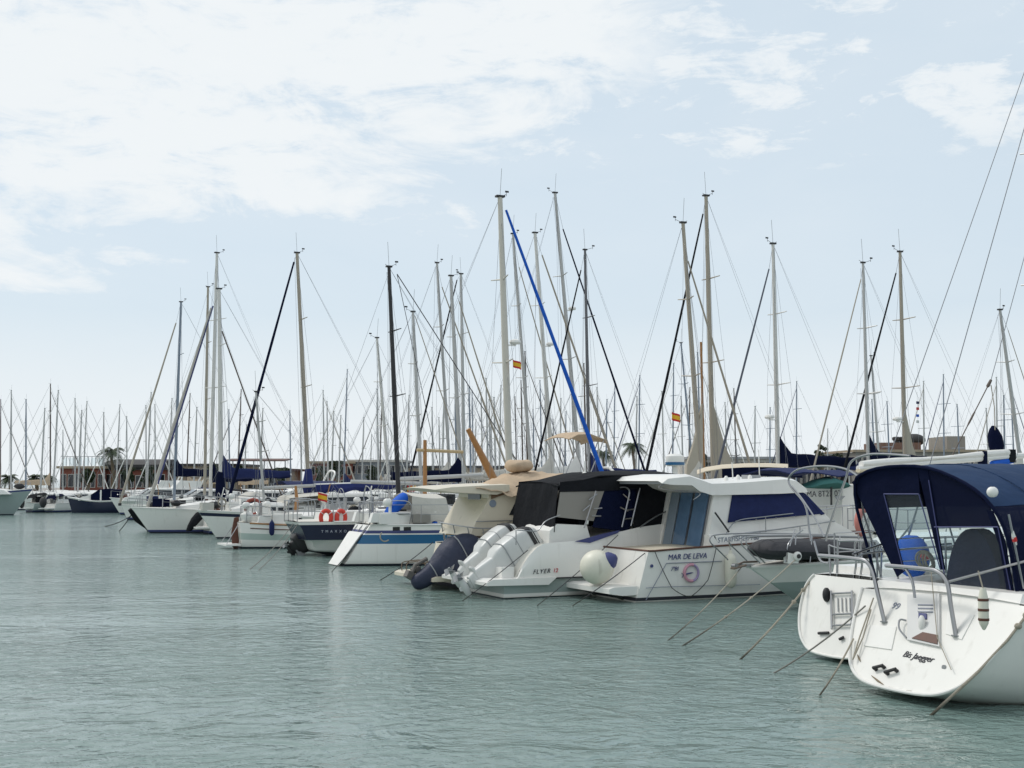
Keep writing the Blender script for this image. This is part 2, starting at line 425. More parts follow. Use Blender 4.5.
# broken wisps right of the middle
wis = mth('MULTIPLY', rmp(mth('ADD', n_mid, mth('MULTIPLY_ADD', n_fin, .5, -.25)), .38, .66), mth('MULTIPLY', rmp(el, .19, .26), .9))
veil = mth('MULTIPLY_ADD', n_big, .30, .32)              # thin high veil everywhere
low = mth('SUBTRACT', 1.0, rmp(el, .0, .26))           # pale haze above the sea
cl = mth('MAXIMUM', bank, wis); cl = mth('MAXIMUM', cl, veil); cl = mth('MAXIMUM', cl, mth('MULTIPLY', low, .93), clamp=True)
shade = mth('MULTIPLY_ADD', n_fin, .16, .82); shade = mth('MULTIPLY', shade, mth('MULTIPLY_ADD', n_mid, .22, .90))
ccol = N.new('ShaderNodeMix'); ccol.data_type = 'RGBA'
ccol.inputs['A'].default_value = (7.0, 7.75, 8.3, 1); ccol.inputs['B'].default_value = (8.25, 8.6, 8.8, 1); K.new(shade, ccol.inputs['Factor'])
sk = N.new('ShaderNodeMix'); sk.data_type = 'RGBA'; sk.inputs['B'].default_value = (5.2, 6.9, 8.3, 1); sk.inputs['Factor'].default_value = .72
K.new(sky.outputs[0], sk.inputs['A'])
fin = N.new('ShaderNodeMix'); fin.data_type = 'RGBA'; K.new(cl, fin.inputs['Factor']); K.new(sk.outputs['Result'], fin.inputs['A']); K.new(ccol.outputs['Result'], fin.inputs['B'])
K.new(fin.outputs['Result'], bg.inputs['Color']); bg.inputs['Strength'].default_value = .102
S.view_settings.view_transform = 'Standard'; S.view_settings.look = 'None'; S.view_settings.exposure = .07; S.view_settings.gamma = 1
S.view_settings.use_curve_mapping = False
S.cycles.max_bounces = 6; S.cycles.transparent_max_bounces = 12; S.cycles.caustics_reflective = False; S.cycles.caustics_refractive = False
# ------------------------------------------------------------------ water
wm = bpy.data.materials.new('harbour_water'); wm.use_nodes = True
nt = wm.node_tree; N = nt.nodes; K = nt.links; b = N['Principled BSDF']
b.inputs['Roughness'].default_value = .085; b.inputs['IOR'].default_value = 1.33
tc = N.new('ShaderNodeTexCoord')
def wn(sc, rot, scale, det, dist=0.):
    mp = N.new('ShaderNodeMapping'); mp.inputs['Scale'].default_value = sc; mp.inputs['Rotation'].default_value = (0, 0, rot)
    K.new(tc.outputs['Object'], mp.inputs['Vector'])
    n = N.new('ShaderNodeTexNoise'); n.inputs['Scale'].default_value = scale; n.inputs['Detail'].default_value = det; n.inputs['Distortion'].default_value = dist
    n.inputs['Roughness'].default_value = .55
    K.new(mp.outputs[0], n.inputs['Vector']); return n.outputs['Fac']
r1 = wn((.95, 1.15, 1), .25, 1.25, 3, .9); r2 = wn((1.0, 1.1, 1), -.45, 4.2, 4, .8); r3 = wn((.10, .2, 1), .05, 1.0, 2, .3)
pt = mth('MULTIPLY_ADD', rmp(wn((.030, .075, 1), .3, 1.0, 4, .6), .38, .62), 1.35, .30)
hs = mth('ADD', mth('MULTIPLY', r1, .62), mth('MULTIPLY', mth('MULTIPLY', r2, .42), pt)); hs = mth('ADD', hs, mth('MULTIPLY', r3, 1.5))
bp = N.new('ShaderNodeBump'); bp.inputs['Strength'].default_value = 1.0; bp.inputs['Distance'].default_value = .13
K.new(hs, bp.inputs['Height']); K.new(bp.outputs[0], b.inputs['Normal'])
cr = N.new('ShaderNodeMix'); cr.data_type = 'RGBA'
cr.inputs['A'].default_value = (.135, .205, .185, 1); cr.inputs['B'].default_value = (.200, .280, .262, 1)
K.new(wn((.05, .08, 1), 0, 1.0, 4), cr.inputs['Factor']); K.new(cr.outputs['Result'], b.inputs['Base Color'])
mb = MB(); mb.poly([(-6000, -60, 0), (6000, -60, 0), (6000, 12000, 0), (-6000, 12000, 0)])
tag(mb.build('water', wm), kind='structure')
# ------------------------------------------------------------------ quay and pontoons
CONC = mat('concrete', (.34, .32, .29), .85, var=.15, scale=2, bump=.3, bscale=20)
mb = MB(); mb.box((10, 185, .15), (330, 70, 1.9)); tag(mb.build('quay', CONC), kind='structure')
ROW = Frame(water_at(870, 697), 25)
mb = MB()
for k in range(9):
    a = ROW.world(13.4, 5 + 11.5 * k, .28); mb.box(a, (2.2, 11.3, .5), radians(25))
tag(mb.build('pontoon', CONC), kind='structure')
# ------------------------------------------------------------------ buildings on the quay
BRICK = mat('red_brick_wall', (.20, .065, .045), .85, var=.25, scale=1.2, bump=.3, bscale=12)
SAND = mat('sand_render', (.36, .29, .21), .85, var=.12, scale=1)
PALEW = mat('pale_render', (.50, .48, .44), .8, var=.1, scale=1)
ROOFD = mat('dark_roof', (.035, .032, .032), .7, var=.25, scale=2)
AWNR = mat('red_awning', (.12, .065, .055), .85, var=.15)
GREYB = mat('grey_concrete_building', (.27, .255, .23), .85, var=.15, scale=1)
def building(name, label, px0, px1, ytop, Y, wallm, roofm, floors=2, bays=10, depth=12, para=True, winm=DGLASS, cat='building'):
    a = at(px0, 480, Y); c = at(px1, 480, Y); top = at(px0, ytop, Y).z; W = c.x - a.x; z0 = 1.1
    r = thing(name, label, cat, loc=(a.x, Y, z0)); h = top - z0
    MB().box((W / 2, depth / 2, h / 2), (W, depth, h)).build('wall', wallm, r)
    rf = MB().box((W / 2, depth / 2, h + .14), (W + .7, depth + .7, .28)); rf.build('roof', roofm, r)
    fh = h / floors
    for i in range(floors):
        for j in range(bays):
            x = (j + .5) * W / bays; ww = W / bays * random.uniform(.5, .78); hh = fh * random.uniform(.5, .62)
            fr = MB().box((x, -.03, fh * i + fh * .48), (ww + .14, .06, hh + .14)).build('window', PALEW if wallm != PALEW else GREYB, r)
            MB().box((x, -.065, fh * i + fh * .48), (ww, .03, hh)).build('pane', winm, fr)
    return r, W, h
r, W, h = building('restaurant', 'low red brick harbour restaurant with a glazed roof terrace, left of the palm', 60, 104, 468.5, 152, BRICK, SAND, 1, 6, 14)
mb = MB()
for j in range(12): mb.box(((j + .5) * W / 12, .1, h + .85), (.06, .06, 1.1))
mb.box((W / 2, .1, h + 1.4), (W, .07, .06)); mb.build('terrace_railing', GREYP, r)
for j in range(6): MB().box(((j + .5) * W / 6, .1, h + .8), (W / 6 - .15, .03, .9)).build('glass_panel', CLEAR, r)
r, W, h = building('clubhouse', 'red harbour clubhouse under a dark flat roof, behind the palm', 104, 166, 470, 153, BRICK, ROOFD, 1, 8, 16)
MB().prism([(0, 0), (0, .35), (1.5, .8), (5, 1.05), (5, 0)], 0, W * .98).xform(Matrix(((0, 1, 0, 0), (1, 0, 0, -.6), (0, 0, 1, h + .28), (0, 0, 0, 1)))).build('upper_roof', ROOFD, r)
r, W, h = building('waterside_hall', 'long sand coloured hall with a terrace rail, behind the tall pale masts', 166, 236, 466, 155, SAND, ROOFD, 2, 10, 14)
r, W, h = building('terrace_pavilion', 'open pavilion with a wide faded red awning, right of the navy sail covers', 226, 288, 471, 151, SAND, AWNR, 1, 6, 10)
MB().prism([(-2.2, 1.1), (-2.2, 1.22), (3, 1.5), (3, 1.38)], 0, W).xform(Matrix(((0, 1, 0, 0), (1, 0, 0, 0), (0, 0, 1, h), (0, 0, 0, 1)))).build('awning', AWNR, r)
mb = MB()
for j in range(7): mb.bar((j * W / 6, -2, 0), (j * W / 6, -2, h + 1.2), .07)
mb.build('awning_post', GREYP, r)
building('brick_block', 'reddish brick block with a tiled roof behind the navy hulled boat', 310, 352, 463.5, 156, BRICK, SAND, 2, 7, 12)
building('yacht_club', 'grey blue waterfront block behind the black mast', 350, 402, 462, 157, mat('grey_blue_render', (.22, .25, .28), .85), PALEW, 2, 8, 12)
building('boathouse', 'low sand coloured boathouse behind the wooden spar', 402, 505, 468, 158, SAND, ROOFD, 1, 12, 12)
building('marina_office', 'long low white marina office with a dark window band, behind the tan masts', 690, 790, 459, 156, PALEW, GREYP, 2, 16, 14)
building('canopy_building', 'long low grey building under a flat canopy, behind the silver mast', 790, 846, 462, 157, GREYB, ROOFD, 1, 10, 12)
r, W, h = building('harbour_terminal', 'broad concrete harbour building with stepped flat roofs on the far right', 856, 990, 452, 154, GREYB, SAND, 2, 20, 18)
MB().box((W * .42, 8, h + .75), (W * .32, 7, 1.0)).build('roof_house', mat('rust_brown_cladding', (.17, .10, .075), .85), r)
MB().box((W * .83, 7, h + 1.1), (W * .14, 7, 1.8)).build('stair_tower', GREYB, r)
MB().ell((W * .55, 6, h + 1.6), (1.5, 1.5, .8)).build('dome', ROOFD, r)
for x, y in ((899, 437.5), (905, 437), (911, 438)):
    q = at(x, 452, 158) - r.location; MB().lathe([(.35, 0), (.35, 1.2), (.5, 1.3), (.5, 1.6), (.3, 1.7)], (q.x, 5, h + .28)).build('chimney', ROOFD, r)
# ------------------------------------------------------------------ palms and trees
FROND = mat('palm_frond', (.045, .065, .030), .7, var=.4, scale=3)
LEAF = mat('tree_leaf', (.045, .062, .028), .75, var=.5, scale=2)
TRUNK = mat('palm_trunk', (.16, .12, .08), .9, var=.3, scale=8, bump=.6, bscale=14)
def palm(px, ytop, Y, label, spread=1.9, n=34):
    t = at(px, ytop, Y); r = thing('palm_tree', label, 'palm tree', loc=(t.x, Y, 1.1)); H = t.z - 1.1 - spread * .28
    mb = MB(); mb.tube([(.15 * sin(i * .5), 0, H * i / 10) for i in range(11)], [.24 - .008 * i for i in range(11)], 9); mb.build('trunk', TRUNK, r)
    mb = MB()
    for k in range(n):
        a = 2 * pi * k / n + random.uniform(-.2, .2); up = random.uniform(-.5, 1.15); R = spread * random.uniform(.8, 1.1)
        d = Vector((cos(a), sin(a), 0)); sdv = Vector((-sin(a), cos(a), 0)); c = Vector((.15 * sin(5), 0, H))
        rib = [c + d * R * cos(up * .6) * t_ + Vector((0, 0, R * (up * t_ * .75 - 1.0 * t_ * t_ * .75))) for t_ in [q / 9 for q in range(10)]]
        for i in range(1, 10):
            for sgn in (1, -1):
                for m in (0, .5):
                    p = rib[i - 1].lerp(rib[i], m); ln = R * .30 * sin(pi * (.15 + .85 * (i - 1 + m) / 9.5))
                    e = p + sdv * sgn * ln + d * ln * .5 + Vector((0, 0, -ln * .45)); t2 = (rib[i] - rib[i - 1]).normalized() * .05
                    mb.poly([p - t2, p + t2, e])
        mb.tube(rib, .02, 4)
    mb.build('crown', FROND, r); return r
palm(113, 446, 147, 'tall palm tree before the dark roofed clubhouse', 2.1, 22)
palm(10, 474, 150, 'small dark palm at the far left edge behind the moored boats', 1.3, 24)
palm(36, 473.5, 151, 'small palm with a round dark head left of the brick restaurant', 1.3, 24)
palm(49, 474, 152, 'low palm beside the brick restaurant wall', 1.2, 24)
palm(634, 441, 160, 'feathery palm showing above the white boats, right of the blue furled sail', 2.0, 28)
palm(604, 448, 163, 'second feathery palm above the white boats, under the radar mast', 2.2, 28)
def tree(px, ytop, wpx, Y, label):
    t = at(px, ytop, Y); r = thing('tree', label, 'tree', loc=(t.x, Y, 1.1)); H = t.z - 1.1; R = wpx / 2 * Y / FOC
    mb = MB(); mb.tube([(0, 0, 0), (.1, 0, H * .35), (0, .1, H * .6)], [.25, .18, .1], 8)
    for k in range(6):
        a = k * 1.1; mb.tube([(.1, 0, H * .35), (R * .5 * cos(a), R * .5 * sin(a), H * .6), (R * .8 * cos(a), R * .8 * sin(a), H * .75)], [.12, .08, .03], 6)
    mb.build('trunk', TRUNK, r); mb = MB()
    for k in range(26):
        a = random.uniform(0, 2 * pi); q = sqrt(random.random()); c = Vector((R * q * cos(a) * .85, R * q * sin(a) * .85, H * random.uniform(.42, .9) * (1 - .18 * q)))
        for j in range(70):
            d = Vector([random.gauss(0, 1) for _ in range(3)]).normalized() * random.uniform(.2, 1) * R * .34
            d.z *= .7; p = c + d; e = Vector([random.gauss(0, 1) for _ in range(3)]).normalized() * .22; g = e.cross(Vector([random.gauss(0, 1) for _ in range(3)])).normalized() * .12
            mb.poly([p - e, p + g, p + e, p - g])
    mb.build('crown', LEAF, r)
tree(821, 437, 13, 150, 'rounded green tree left of the furled tan sail, before the low grey building')
tree(838, 444, 11, 151, 'smaller green tree right of the furled tan sail, before the low grey building')
tree(702, 447, 12, 152, 'dark bushy tree between the two tan masts')
tree(722, 450, 12, 153, 'dark bushy tree right of the tan masts')
tree(336, 453, 14, 150, 'reddish dark tree right of the thin tan mast')
tree(128, 461, 12, 146, 'bushy low tree below the palm, before the red clubhouse')
for px, yt, wd, lb in ((88, 466, 13, 'low dark bush before the brick restaurant'), (150, 462, 16, 'dark rounded tree right of the clubhouse palm'), (214, 460, 15, 'dark tree between the tall pale masts'), (240, 461, 13, 'dark tree under the left end of the faded awning'), (282, 462, 14, 'dark tree at the right end of the faded awning'), (322, 461, 12, 'dark tree before the brick block, right of the tan mast'), (372, 463, 12, 'dark tree just left of the black mast'), (430, 465, 14, 'low dark tree behind the wooden T crutch')): tree(px, yt, wd, 146, lb)
# ------------------------------------------------------------------ sailing boats
def mast_parts(r, foot, top, dia, m, spreaders=2, vane=True, ant=True, radar=None, half=.85):
    foot, top = Vector(foot), Vector(top); d = top - foot
    mb = MB(); mb.tube([foot + d * k / 6 for k in range(7)], [dia / 2 * (1 if k < 4 else 1 - .1 * (k - 3)) for k in range(7)], 10)
    ma = mb.build('mast', m, r)
    for k in range(spreaders):
        p = foot + d * (.46 + .27 * k if spreaders > 1 else .55); mb = MB(); w = half * (1 - .18 * k)
        for sg in (1, -1): mb.tube([p, p + Vector((-.12, sg * w, .05))], [.03, .018], 6)
        mb.build('spreader', m, ma)
    if vane:
        mb = MB(); t = top
        k_ = random.choice((1, -1)) * random.uniform(.7, 1.1)
        mb.bar(t, t + Vector((-.34 * k_, .05, .12)), .008, 5); mb.bar(t + Vector((-.34 * k_, .05, .06)), t + Vector((-.34 * k_, .05, .22)), .008, 5)
        mb.box(t + Vector((-.37 * k_, .05, .21)), (.13, .01, .06)); mb.box(t + Vector((0, 0, .02)), (dia * 1.3, dia * .8, .06))
        if random.random() < .5: mb.bar(t, t + Vector((.2 * k_, 0, .10)), .008, 5)
        mb.build('wind_vane', BLACKP, ma)
    if ant: MB().bar(top, top + Vector((.06, 0, .95)), .008, 5).build('antenna', GREYP, ma)
    if radar is not None:
        p = foot + d * radar; mb = MB(); mb.lathe([(.02, 0), (.16, .015), (.19, .07), (.17, .13), (.07, .17), (.02, .175)], p + Vector((.36, 0, 0)))
        mb.box(p + Vector((.2, 0, -.03)), (.36, .08, .04)); mb.build('radar_dome', WHITE2, ma)
    return ma
def shrouds(r, foot, top, beam_pts, stern, bow, half, spreaders, rad=.0055, back=True):
    foot, top = Vector(foot), Vector(top); d = top - foot; mb = MB()
    for sg, p in zip((1, -1), beam_pts):
        q = foot + d * .46 + Vector((-.12, sg * half, .05)); t = foot + d * .96
        mb.tube([p, q, t], rad, 4); mb.bar(Vector(p) + Vector((.3, 0, 0)), foot + d * .46, rad, 4)
    if back:
        mb.bar(stern, top, rad, 4); mb.bar(Vector(stern) + Vector((0, .5, 0)), top, rad * .8, 4)
    if bow is not None: mb.bar(bow, foot + d * .98, rad, 4)
    return mb.build('rigging', WIRE, r)
def boom_parts(r, foot, d, z, ln, rise, cover, m, style='cover'):
    """boom and its sail cover, going aft from the mast"""
    p = foot + d * ((z - foot.z) / d.z); e = p + Vector((-ln, 0, rise))
    bo = MB().tube([p, e], .075, 8).build('boom', m, r)
    if style == 'bare' or cover is None: return bo
    rings = []; n = 12
    if style == 'hang':
        rows = []
        for k in range(n + 1):
            t = .06 + .9 * k / n; c = p.lerp(e, t); dp = (.42 + .10 * sin(k * 1.9)) * (1 - .35 * t)
            rows.append([c + Vector((0, sg * y, z)) for sg, y, z in ((1, .09, .02), (1, .15, -dp * .5), (1, .05, -dp), (-1, .05, -dp), (-1, .15, -dp * .5), (-1, .09, .02))])
        MB().loft(rows).build('sail_cover', cover, bo)
        MB().loft([[p + Vector((.02 + w * cos(a), w * .8 * sin(a), z_)) for a in [2 * pi * q / 10 for q in range(10)]] for z_, w in ((-.35, .2), (0, .3), (.35, .22), (.75, .15), (.8, .06))]).build('mast_cover', cover, bo)
        return bo
    for k in range(n + 1):
        t = k / n; c = p.lerp(e, t * .97) + Vector((-.03, 0, 0)); hgt = lerp(.48, .20, t ** .7) if style == 'cover' else .34 + .06 * sin(k * 2.1)
        if style == 'cover' and k < 2: hgt = (1.15, .70)[k]
        w = lerp(.17, .10, t); sag = .02 * sin(k * 1.7)
        rings.append([c + Vector((0, w * cos(a) * (1 if sin(a) < 0 else .8), (hgt if sin(a) > 0 else .16) * sin(a) + sag)) for a in [2 * pi * q / 12 for q in range(12)]])
    MB().loft(rings).build('sail_cover', cover, bo)
    return bo
def clutter(r, secs, L, B, n=10, z0=1.0):
    """the small gear that lies about on a deck"""
    ms = [WHITE2, GREYC, NAVY, BLACKP, BLACKC, STEEL, DKWOOD, GREYP, GREYP, DARKNAVY, WHITEC, BLACKP]
    for k in range(n):
        u = L * random.choice((random.uniform(.03, .34), random.uniform(.03, .34), random.uniform(.72, .95))); sg = random.choice((1, -1))
        p = sheer(secs, u, sg); p.y *= random.uniform(.25, .85); z = p.z + random.uniform(0, .12); t = random.random(); m = random.choice(ms)
        if t < .3: MB().box((p.x, p.y, z + .16), (random.uniform(.2, .7), random.uniform(.2, .45), random.uniform(.2, .5)), random.uniform(-.3, .3)).bevel(.04).build('deck_box', m, r)
        elif t < .5: MB().ell((p.x, p.y, z + .2), (random.uniform(.15, .45), random.uniform(.12, .25), random.uniform(.10, .22)), 12, 8, .13).build('canvas_bundle', m, r)
        elif t < .62: MB().lathe([(.09, 0), (.07, .06), (.06, .12), (.08, .17), (.06, .2)], (p.x, p.y, z + .25)).build('winch', STEEL, r)
        elif t < .74: MB().tube([(p.x, p.y, z), (p.x, p.y, z + .9), (p.x + .1, p.y, z + 1.3)], .025).build('pole', random.choice((STEEL, WHITE2, WOOD)), r)
        elif t < .86:
            mb = MB(); mb.tube([(p.x, p.y, z), (p.x, p.y, z + .55)], .05); mb.ell((p.x - .08, p.y, z + .62), (.16, .12, .14), 10, 7); mb.build('ventilator', WHITE2, r)
        else:
            mb = MB()
            for q in range(3): mb.ring((p.x, p.y, z + .25 + .02 * q), .16 + .01 * q, .018, (.3 * q, 1, .2), n=14)
            mb.build('rope_coil', random.choice((ROPE, DKROPE)), r)
    # an awning or hood over the cockpit on hoops, a wheel pedestal and winches on the coaming
    for sg in (1, -1): MB().prism([(L * .08, z0), (L * .09, z0 + .28), (L * .34, z0 + .34), (L * .36, z0)], sg * B * .24, sg * B * .32).bevel(.04).build('coaming', WHITE2, r)
    mb = MB(); w_ = L * .12; mb.tube([(w_, 0, z0), (w_, 0, z0 + .75)], .07); mb.ring((w_ - .12, 0, z0 + .7), .38, .014, (1, 0, .1)); mb.build('wheel', STEEL, r)
def sailboat(label, top, base, Y, rot, dia, mcol, fore=None, stays=(), L=None, B=None, hullm=WHITE, bands=None, boom=None, radar=None, cover=NAVY,
             bimini=None, hood=None, gore=False, tw=.78, fb=1.25, group=None, spreaders=2, name='sailing_boat', umast=None, rake_bow=.9, cabin=True, flag=False, rails=True, xtra=None, vane=True):
    X0 = at(base[0], base[1], Y); f0 = Frame(X0, rot)
    T = f0.hit(top[0], top[1], f0.N, 0); P0 = Vector((0, 0, X0.z)); dr = (T - P0); zd = fb * .95 + .35
    foot = P0 + dr * ((zd - P0.z) / dr.z)
    J = None
    if fore:
        a = f0.hit(fore[0], fore[1], f0.N, 0); c = f0.hit(fore[2], fore[3], f0.N, 0)
        bow = a + (c - a) * ((fb + .1 - a.z) / (c.z - a.z)); J = bow.x - foot.x
        if J < 1.5: print('WARN bow', label, 'J', round(J, 2)); J = max(J, 2.5)
    if J is None: J = (L or T.z * .72) * .42
    L = max(7.0, min(13.5, J / .42)) if L is None else L
    um = L - J if umast is None else umast
    sh = um - foot.x; fr = Frame(X0 - f0.F * sh, rot)
    def loc(v): return Vector((v[0] + sh, v[1], v[2]))
    foot, T = loc(foot), loc(T); d = T - foot
    B = B or L * .31
    r = thing(name, label, 'sailing boat', fr, group=group)
    secs = hull_secs(L - .1, B, tw, fb * .82, fb * .84, fb, .4, .06, .35, rake_bow)
    skin(secs, [hullm, ANTIF, INKN if hullm is not NAVYGEL else WHITE2, NAVYGEL], bands or [1, 1, 1, 2, 0, 0, 0, 0, 0], r)
    deck(secs, DECKM, r); rubrail(secs, WHITE2, r)
    if cabin: coachroof(r, L * .34, L * .80, B * .34, B * .2, fb * .84, fb * .93, .42, nwin=4)
    half = B * .30
    mast_parts(r, foot, T, dia, mcol, spreaders, vane=vane, radar=radar, half=half)
    bp = [sheer(secs, um - .25, sg) for sg in (1, -1)]
    bw = sheer(secs, L * .985)
    shrouds(r, foot, T, bp, sheer(secs, .3) * 1.0, None if fore else bw, half, spreaders)
    if fore:
        a, c = loc(a), loc(c); rad, m = fore[4], fore[5]; en = a + (c - a) * ((fb + .15 - a.z) / (c.z - a.z)); n = 9
        MB().tube([a + (en - a) * k / n for k in range(n + 1)], [rad * lerp(.55, 1.1, (k / n) ** .8) * (1 + .06 * sin(k * 2.7)) for k in range(n + 1)], 8).build('furled_sail', m, r)
        MB().lathe([(.05, 0), (.11, .02), (.11, .16), (.05, .18)], en - Vector((0, 0, .2))).build('furling_drum', BLACKP, r)
        MB().bar(a, T, .007, 5).build('forestay', WIRE, r)
    for st in stays:
        a2, c2 = loc(f0.hit(st[0], st[1], f0.N, st[6] if len(st) > 6 else 0)), loc(f0.hit(st[2], st[3], f0.N, st[6] if len(st) > 6 else 0))
        MB().bar(a2, c2 + (c2 - a2) * max(0, (1.3 - c2.z) / (c2.z - a2.z)), st[4], 6).build('stay', st[5], r)
    if rails:
        mb = MB()
        for q in range(3): mb.bar(T + Vector((random.uniform(-.1, .1), random.uniform(-.1, .1), -.2)), foot + Vector((random.uniform(-.9, .6), random.uniform(-.7, .7), 0)), .006, 4)
        mb.build('halyard', WIRE, r)
    if boom: boom_parts(r, foot, d, boom[0], boom[1], boom[2], cover, mcol if len(boom) < 4 else boom[3], boom[4] if len(boom) > 4 else 'cover' if cover else 'bare')
    if gore:
        MB().prism([(foot.x, 2.2), (foot.x - gore, 2.3), (foot.x - gore * .95, 3.1), (foot.x - gore * .5, 3.95), (foot.x, 5.4)], -.06, .06).build('mast_cover', mat('tan_canvas', (.42, .38, .31), .9, var=.1), r)
    if hood: # spray hood over the companionway
        rings = []
        for k, (u, h) in enumerate(((.30, .55), (.33, .95), (.37, .98), (.43, .62), (.45, .2))):
            rings.append([(L * u, B * .33 * cos(a), fb * .85 + .1 + h * max(0, sin(a)) ** .6) for a in [pi * q / 8 for q in range(9)]])
        MB().sheet(rings, .015).build('spray_hood', hood, r)
    if bimini:
        mb = MB(); rows = [[(u, v, fb + 1.25 - .18 * (v / (B * .4)) ** 2) for v in [B * .4 * q / 4 for q in range(-4, 5)]] for u in (L * .04, L * .13, L * .22, L * .30)]
        bi = mb.sheet(rows, .015).build('bimini', bimini, r); mb = MB()
        for u in (.05, .29):
            for sg in (1, -1): mb.bar((L * .17, sg * B * .38, fb * .85), (L * u, sg * B * .39, fb + 1.06), .014)
        mb.build('bimini_frame', STEEL, bi)
    if rails:
        pulpit(r, secs, L); pushpit(r, secs)
        for sg in (1, -1): rail(r, secs, [L * q for q in (.14, .32, .5, .68, .86)], side=sg)
    if flag: spain_flag(r, sheer(secs, .25, -1) + Vector((-.1, .1, 1.0)), .38)
    if rails: clutter(r, secs, L, B, 15, fb * .85)
    if xtra: xtra(r, fr, secs, L, B, foot, T)
    return r, fr, secs
# ================================================================== FOREGROUND BOATS
def V3(*a): return Vector(a)
def mirror(pts): return [V3(p[0], -p[1], p[2]) for p in pts]
# ------------------------------------------------------------------ 1. white sailing yacht, right edge
_o = water_at(905, 692, .12); _f = Frame(_o, 26); Y1 = Frame(_f.world(0, .15, 0), 26)
KT, ZT = .70, .12
def on_transom(px, py, lift=0.):
    """point of the sloping transom seen at this pixel, in the yacht's axes"""
    d = ray(px, py); e = V3(0, 0, EYE) - Y1.o
    n = Y1.F - V3(0, 0, KT); t = (KT * -ZT - e.dot(n)) / d.dot(n)
    p = Y1.local(V3(0, 0, EYE) + d * t); return p + V3(-1, 0, KT).normalized() * lift
y1 = thing('sailing_yacht', 'large white sailing yacht with an open sloping stern and navy cockpit tent, nearest boat', 'sailing boat', Y1)
tr = [(0, .12), (.46, .135), (.72, .19), (.92, .30), (1.06, .46), (1.17, .64), (1.26, .82), (1.33, 1.0), (1.37, 1.12), (1.385, 1.18)]
md = [(0, -.5), (.8, -.40), (1.25, -.18), (1.44, .02), (1.52, .2), (1.58, .42), (1.62, .66), (1.65, .92), (1.66, 1.1), (1.66, 1.2)]
bw = [(.015, -.3), (.02, -.1), (.025, 0), (.03, .1), (.035, .25), (.04, .5), (.045, .75), (.05, 1.0), (.06, 1.2), (.06, 1.36)]
secs = []
for i in range(25):
    s = i / 24; row = []
    for j in range(10):
        if s < .45: a = sin(pi / 2 * s / .45); w_, z_ = lerp(tr[j][0], md[j][0], a), lerp(tr[j][1], md[j][1], a)
        else: t = (s - .45) / .55; w_, z_ = lerp(md[j][0], bw[j][0], t ** (1.6 + .06 * j)), lerp(md[j][1], bw[j][1], t ** 1.5)
        row.append((s * 9.6 + KT * (z_ - ZT) * (1 - s) ** 4 + .5 * max(z_, 0) * s ** 3, w_, z_))
    secs.append(row)
skin(secs, [WHITE, ANTIF], [0] * 9, y1, ang=45)
deck(secs, WHITE2, y1, lift=.01)
Y1S = secs
mb = MB()                                             # moulded lip round the edge of the open stern
lip = [V3(KT * (z_ - ZT) - .012, sg * w_, z_) for sg, seq in ((1, tr[::-1]), (-1, tr[1:])) for w_, z_ in seq]
mb.curve(lip, .022, 8, 3); mb.build('stern_lip', WHITE2, y1)
rubrail(secs, GREYP, y1, .018, u0=.9)
for px0, py0, px1, py1 in ((872, 676, 884, 685), (889, 687.5, 897, 690), (903, 691.2, 912, 691.6), (858, 655, 861, 662)):
    MB().tube([on_transom(px0, py0, .012), on_transom((px0 + px1) / 2, (py0 + py1) / 2 + .4, .012), on_transom(px1, py1, .012)], [.004, .012, .004], 6).build('scuff_mark', mat('brown_scuff', (.22, .17, .11), .8, var=.4, scale=20), y1)
# cockpit coaming and cockpit
rows = []
for u, w_, z_ in ((.80, 1.12, 1.16), (.88, 1.16, 1.27), (1.6, 1.26, 1.33), (3.0, 1.30, 1.36), (4.4, 1.22, 1.40), (5.0, 1.1, 1.42)):
    rows.append([(u, -w_ - .08, 1.08), (u, -w_, z_ - .03), (u, -w_ + .05, z_), (u, -.78, z_), (u, -.74, z_ - .02), (u, -.72, 1.05), (u, .72, 1.05), (u, .74, z_ - .02), (u, .78, z_), (u, w_ - .05, z_), (u, w_, z_ - .03), (u, w_ + .08, 1.08)])
co1 = MB().loft(rows).build('cockpit_coaming', WHITE2, y1, 30)
for sg in (1, -1):
    q = [V3(.98, sg * 1.235, 1.20), V3(4.9, sg * 1.275, 1.25), V3(4.9, sg * 1.26, 1.31), V3(.94, sg * 1.215, 1.235)]
    MB().slab(q, (0, sg * .03, 0)).build('cove_stripe', INKN, co1)
MB().prism([(4.9, 1.2), (4.9, 1.75), (5.6, 1.86), (7.2, 1.70), (8.0, 1.36), (8.0, 1.2)], -.95, .95).bevel(.10, 3).build('cabin', WHITE2, y1)
# upper transom bulkhead between coaming and open stern
MB().loft([[on_transom(885, 585, .0) * 0 + V3(.70, v, 1.10), V3(.82, v * .98, 1.30), V3(1.05, v * .98, 1.31), V3(1.05, v, 1.08)] for v in (-1.2, -.5, .5, 1.2)]).bevel(.03).build('stern_bulkhead', WHITE2, y1)
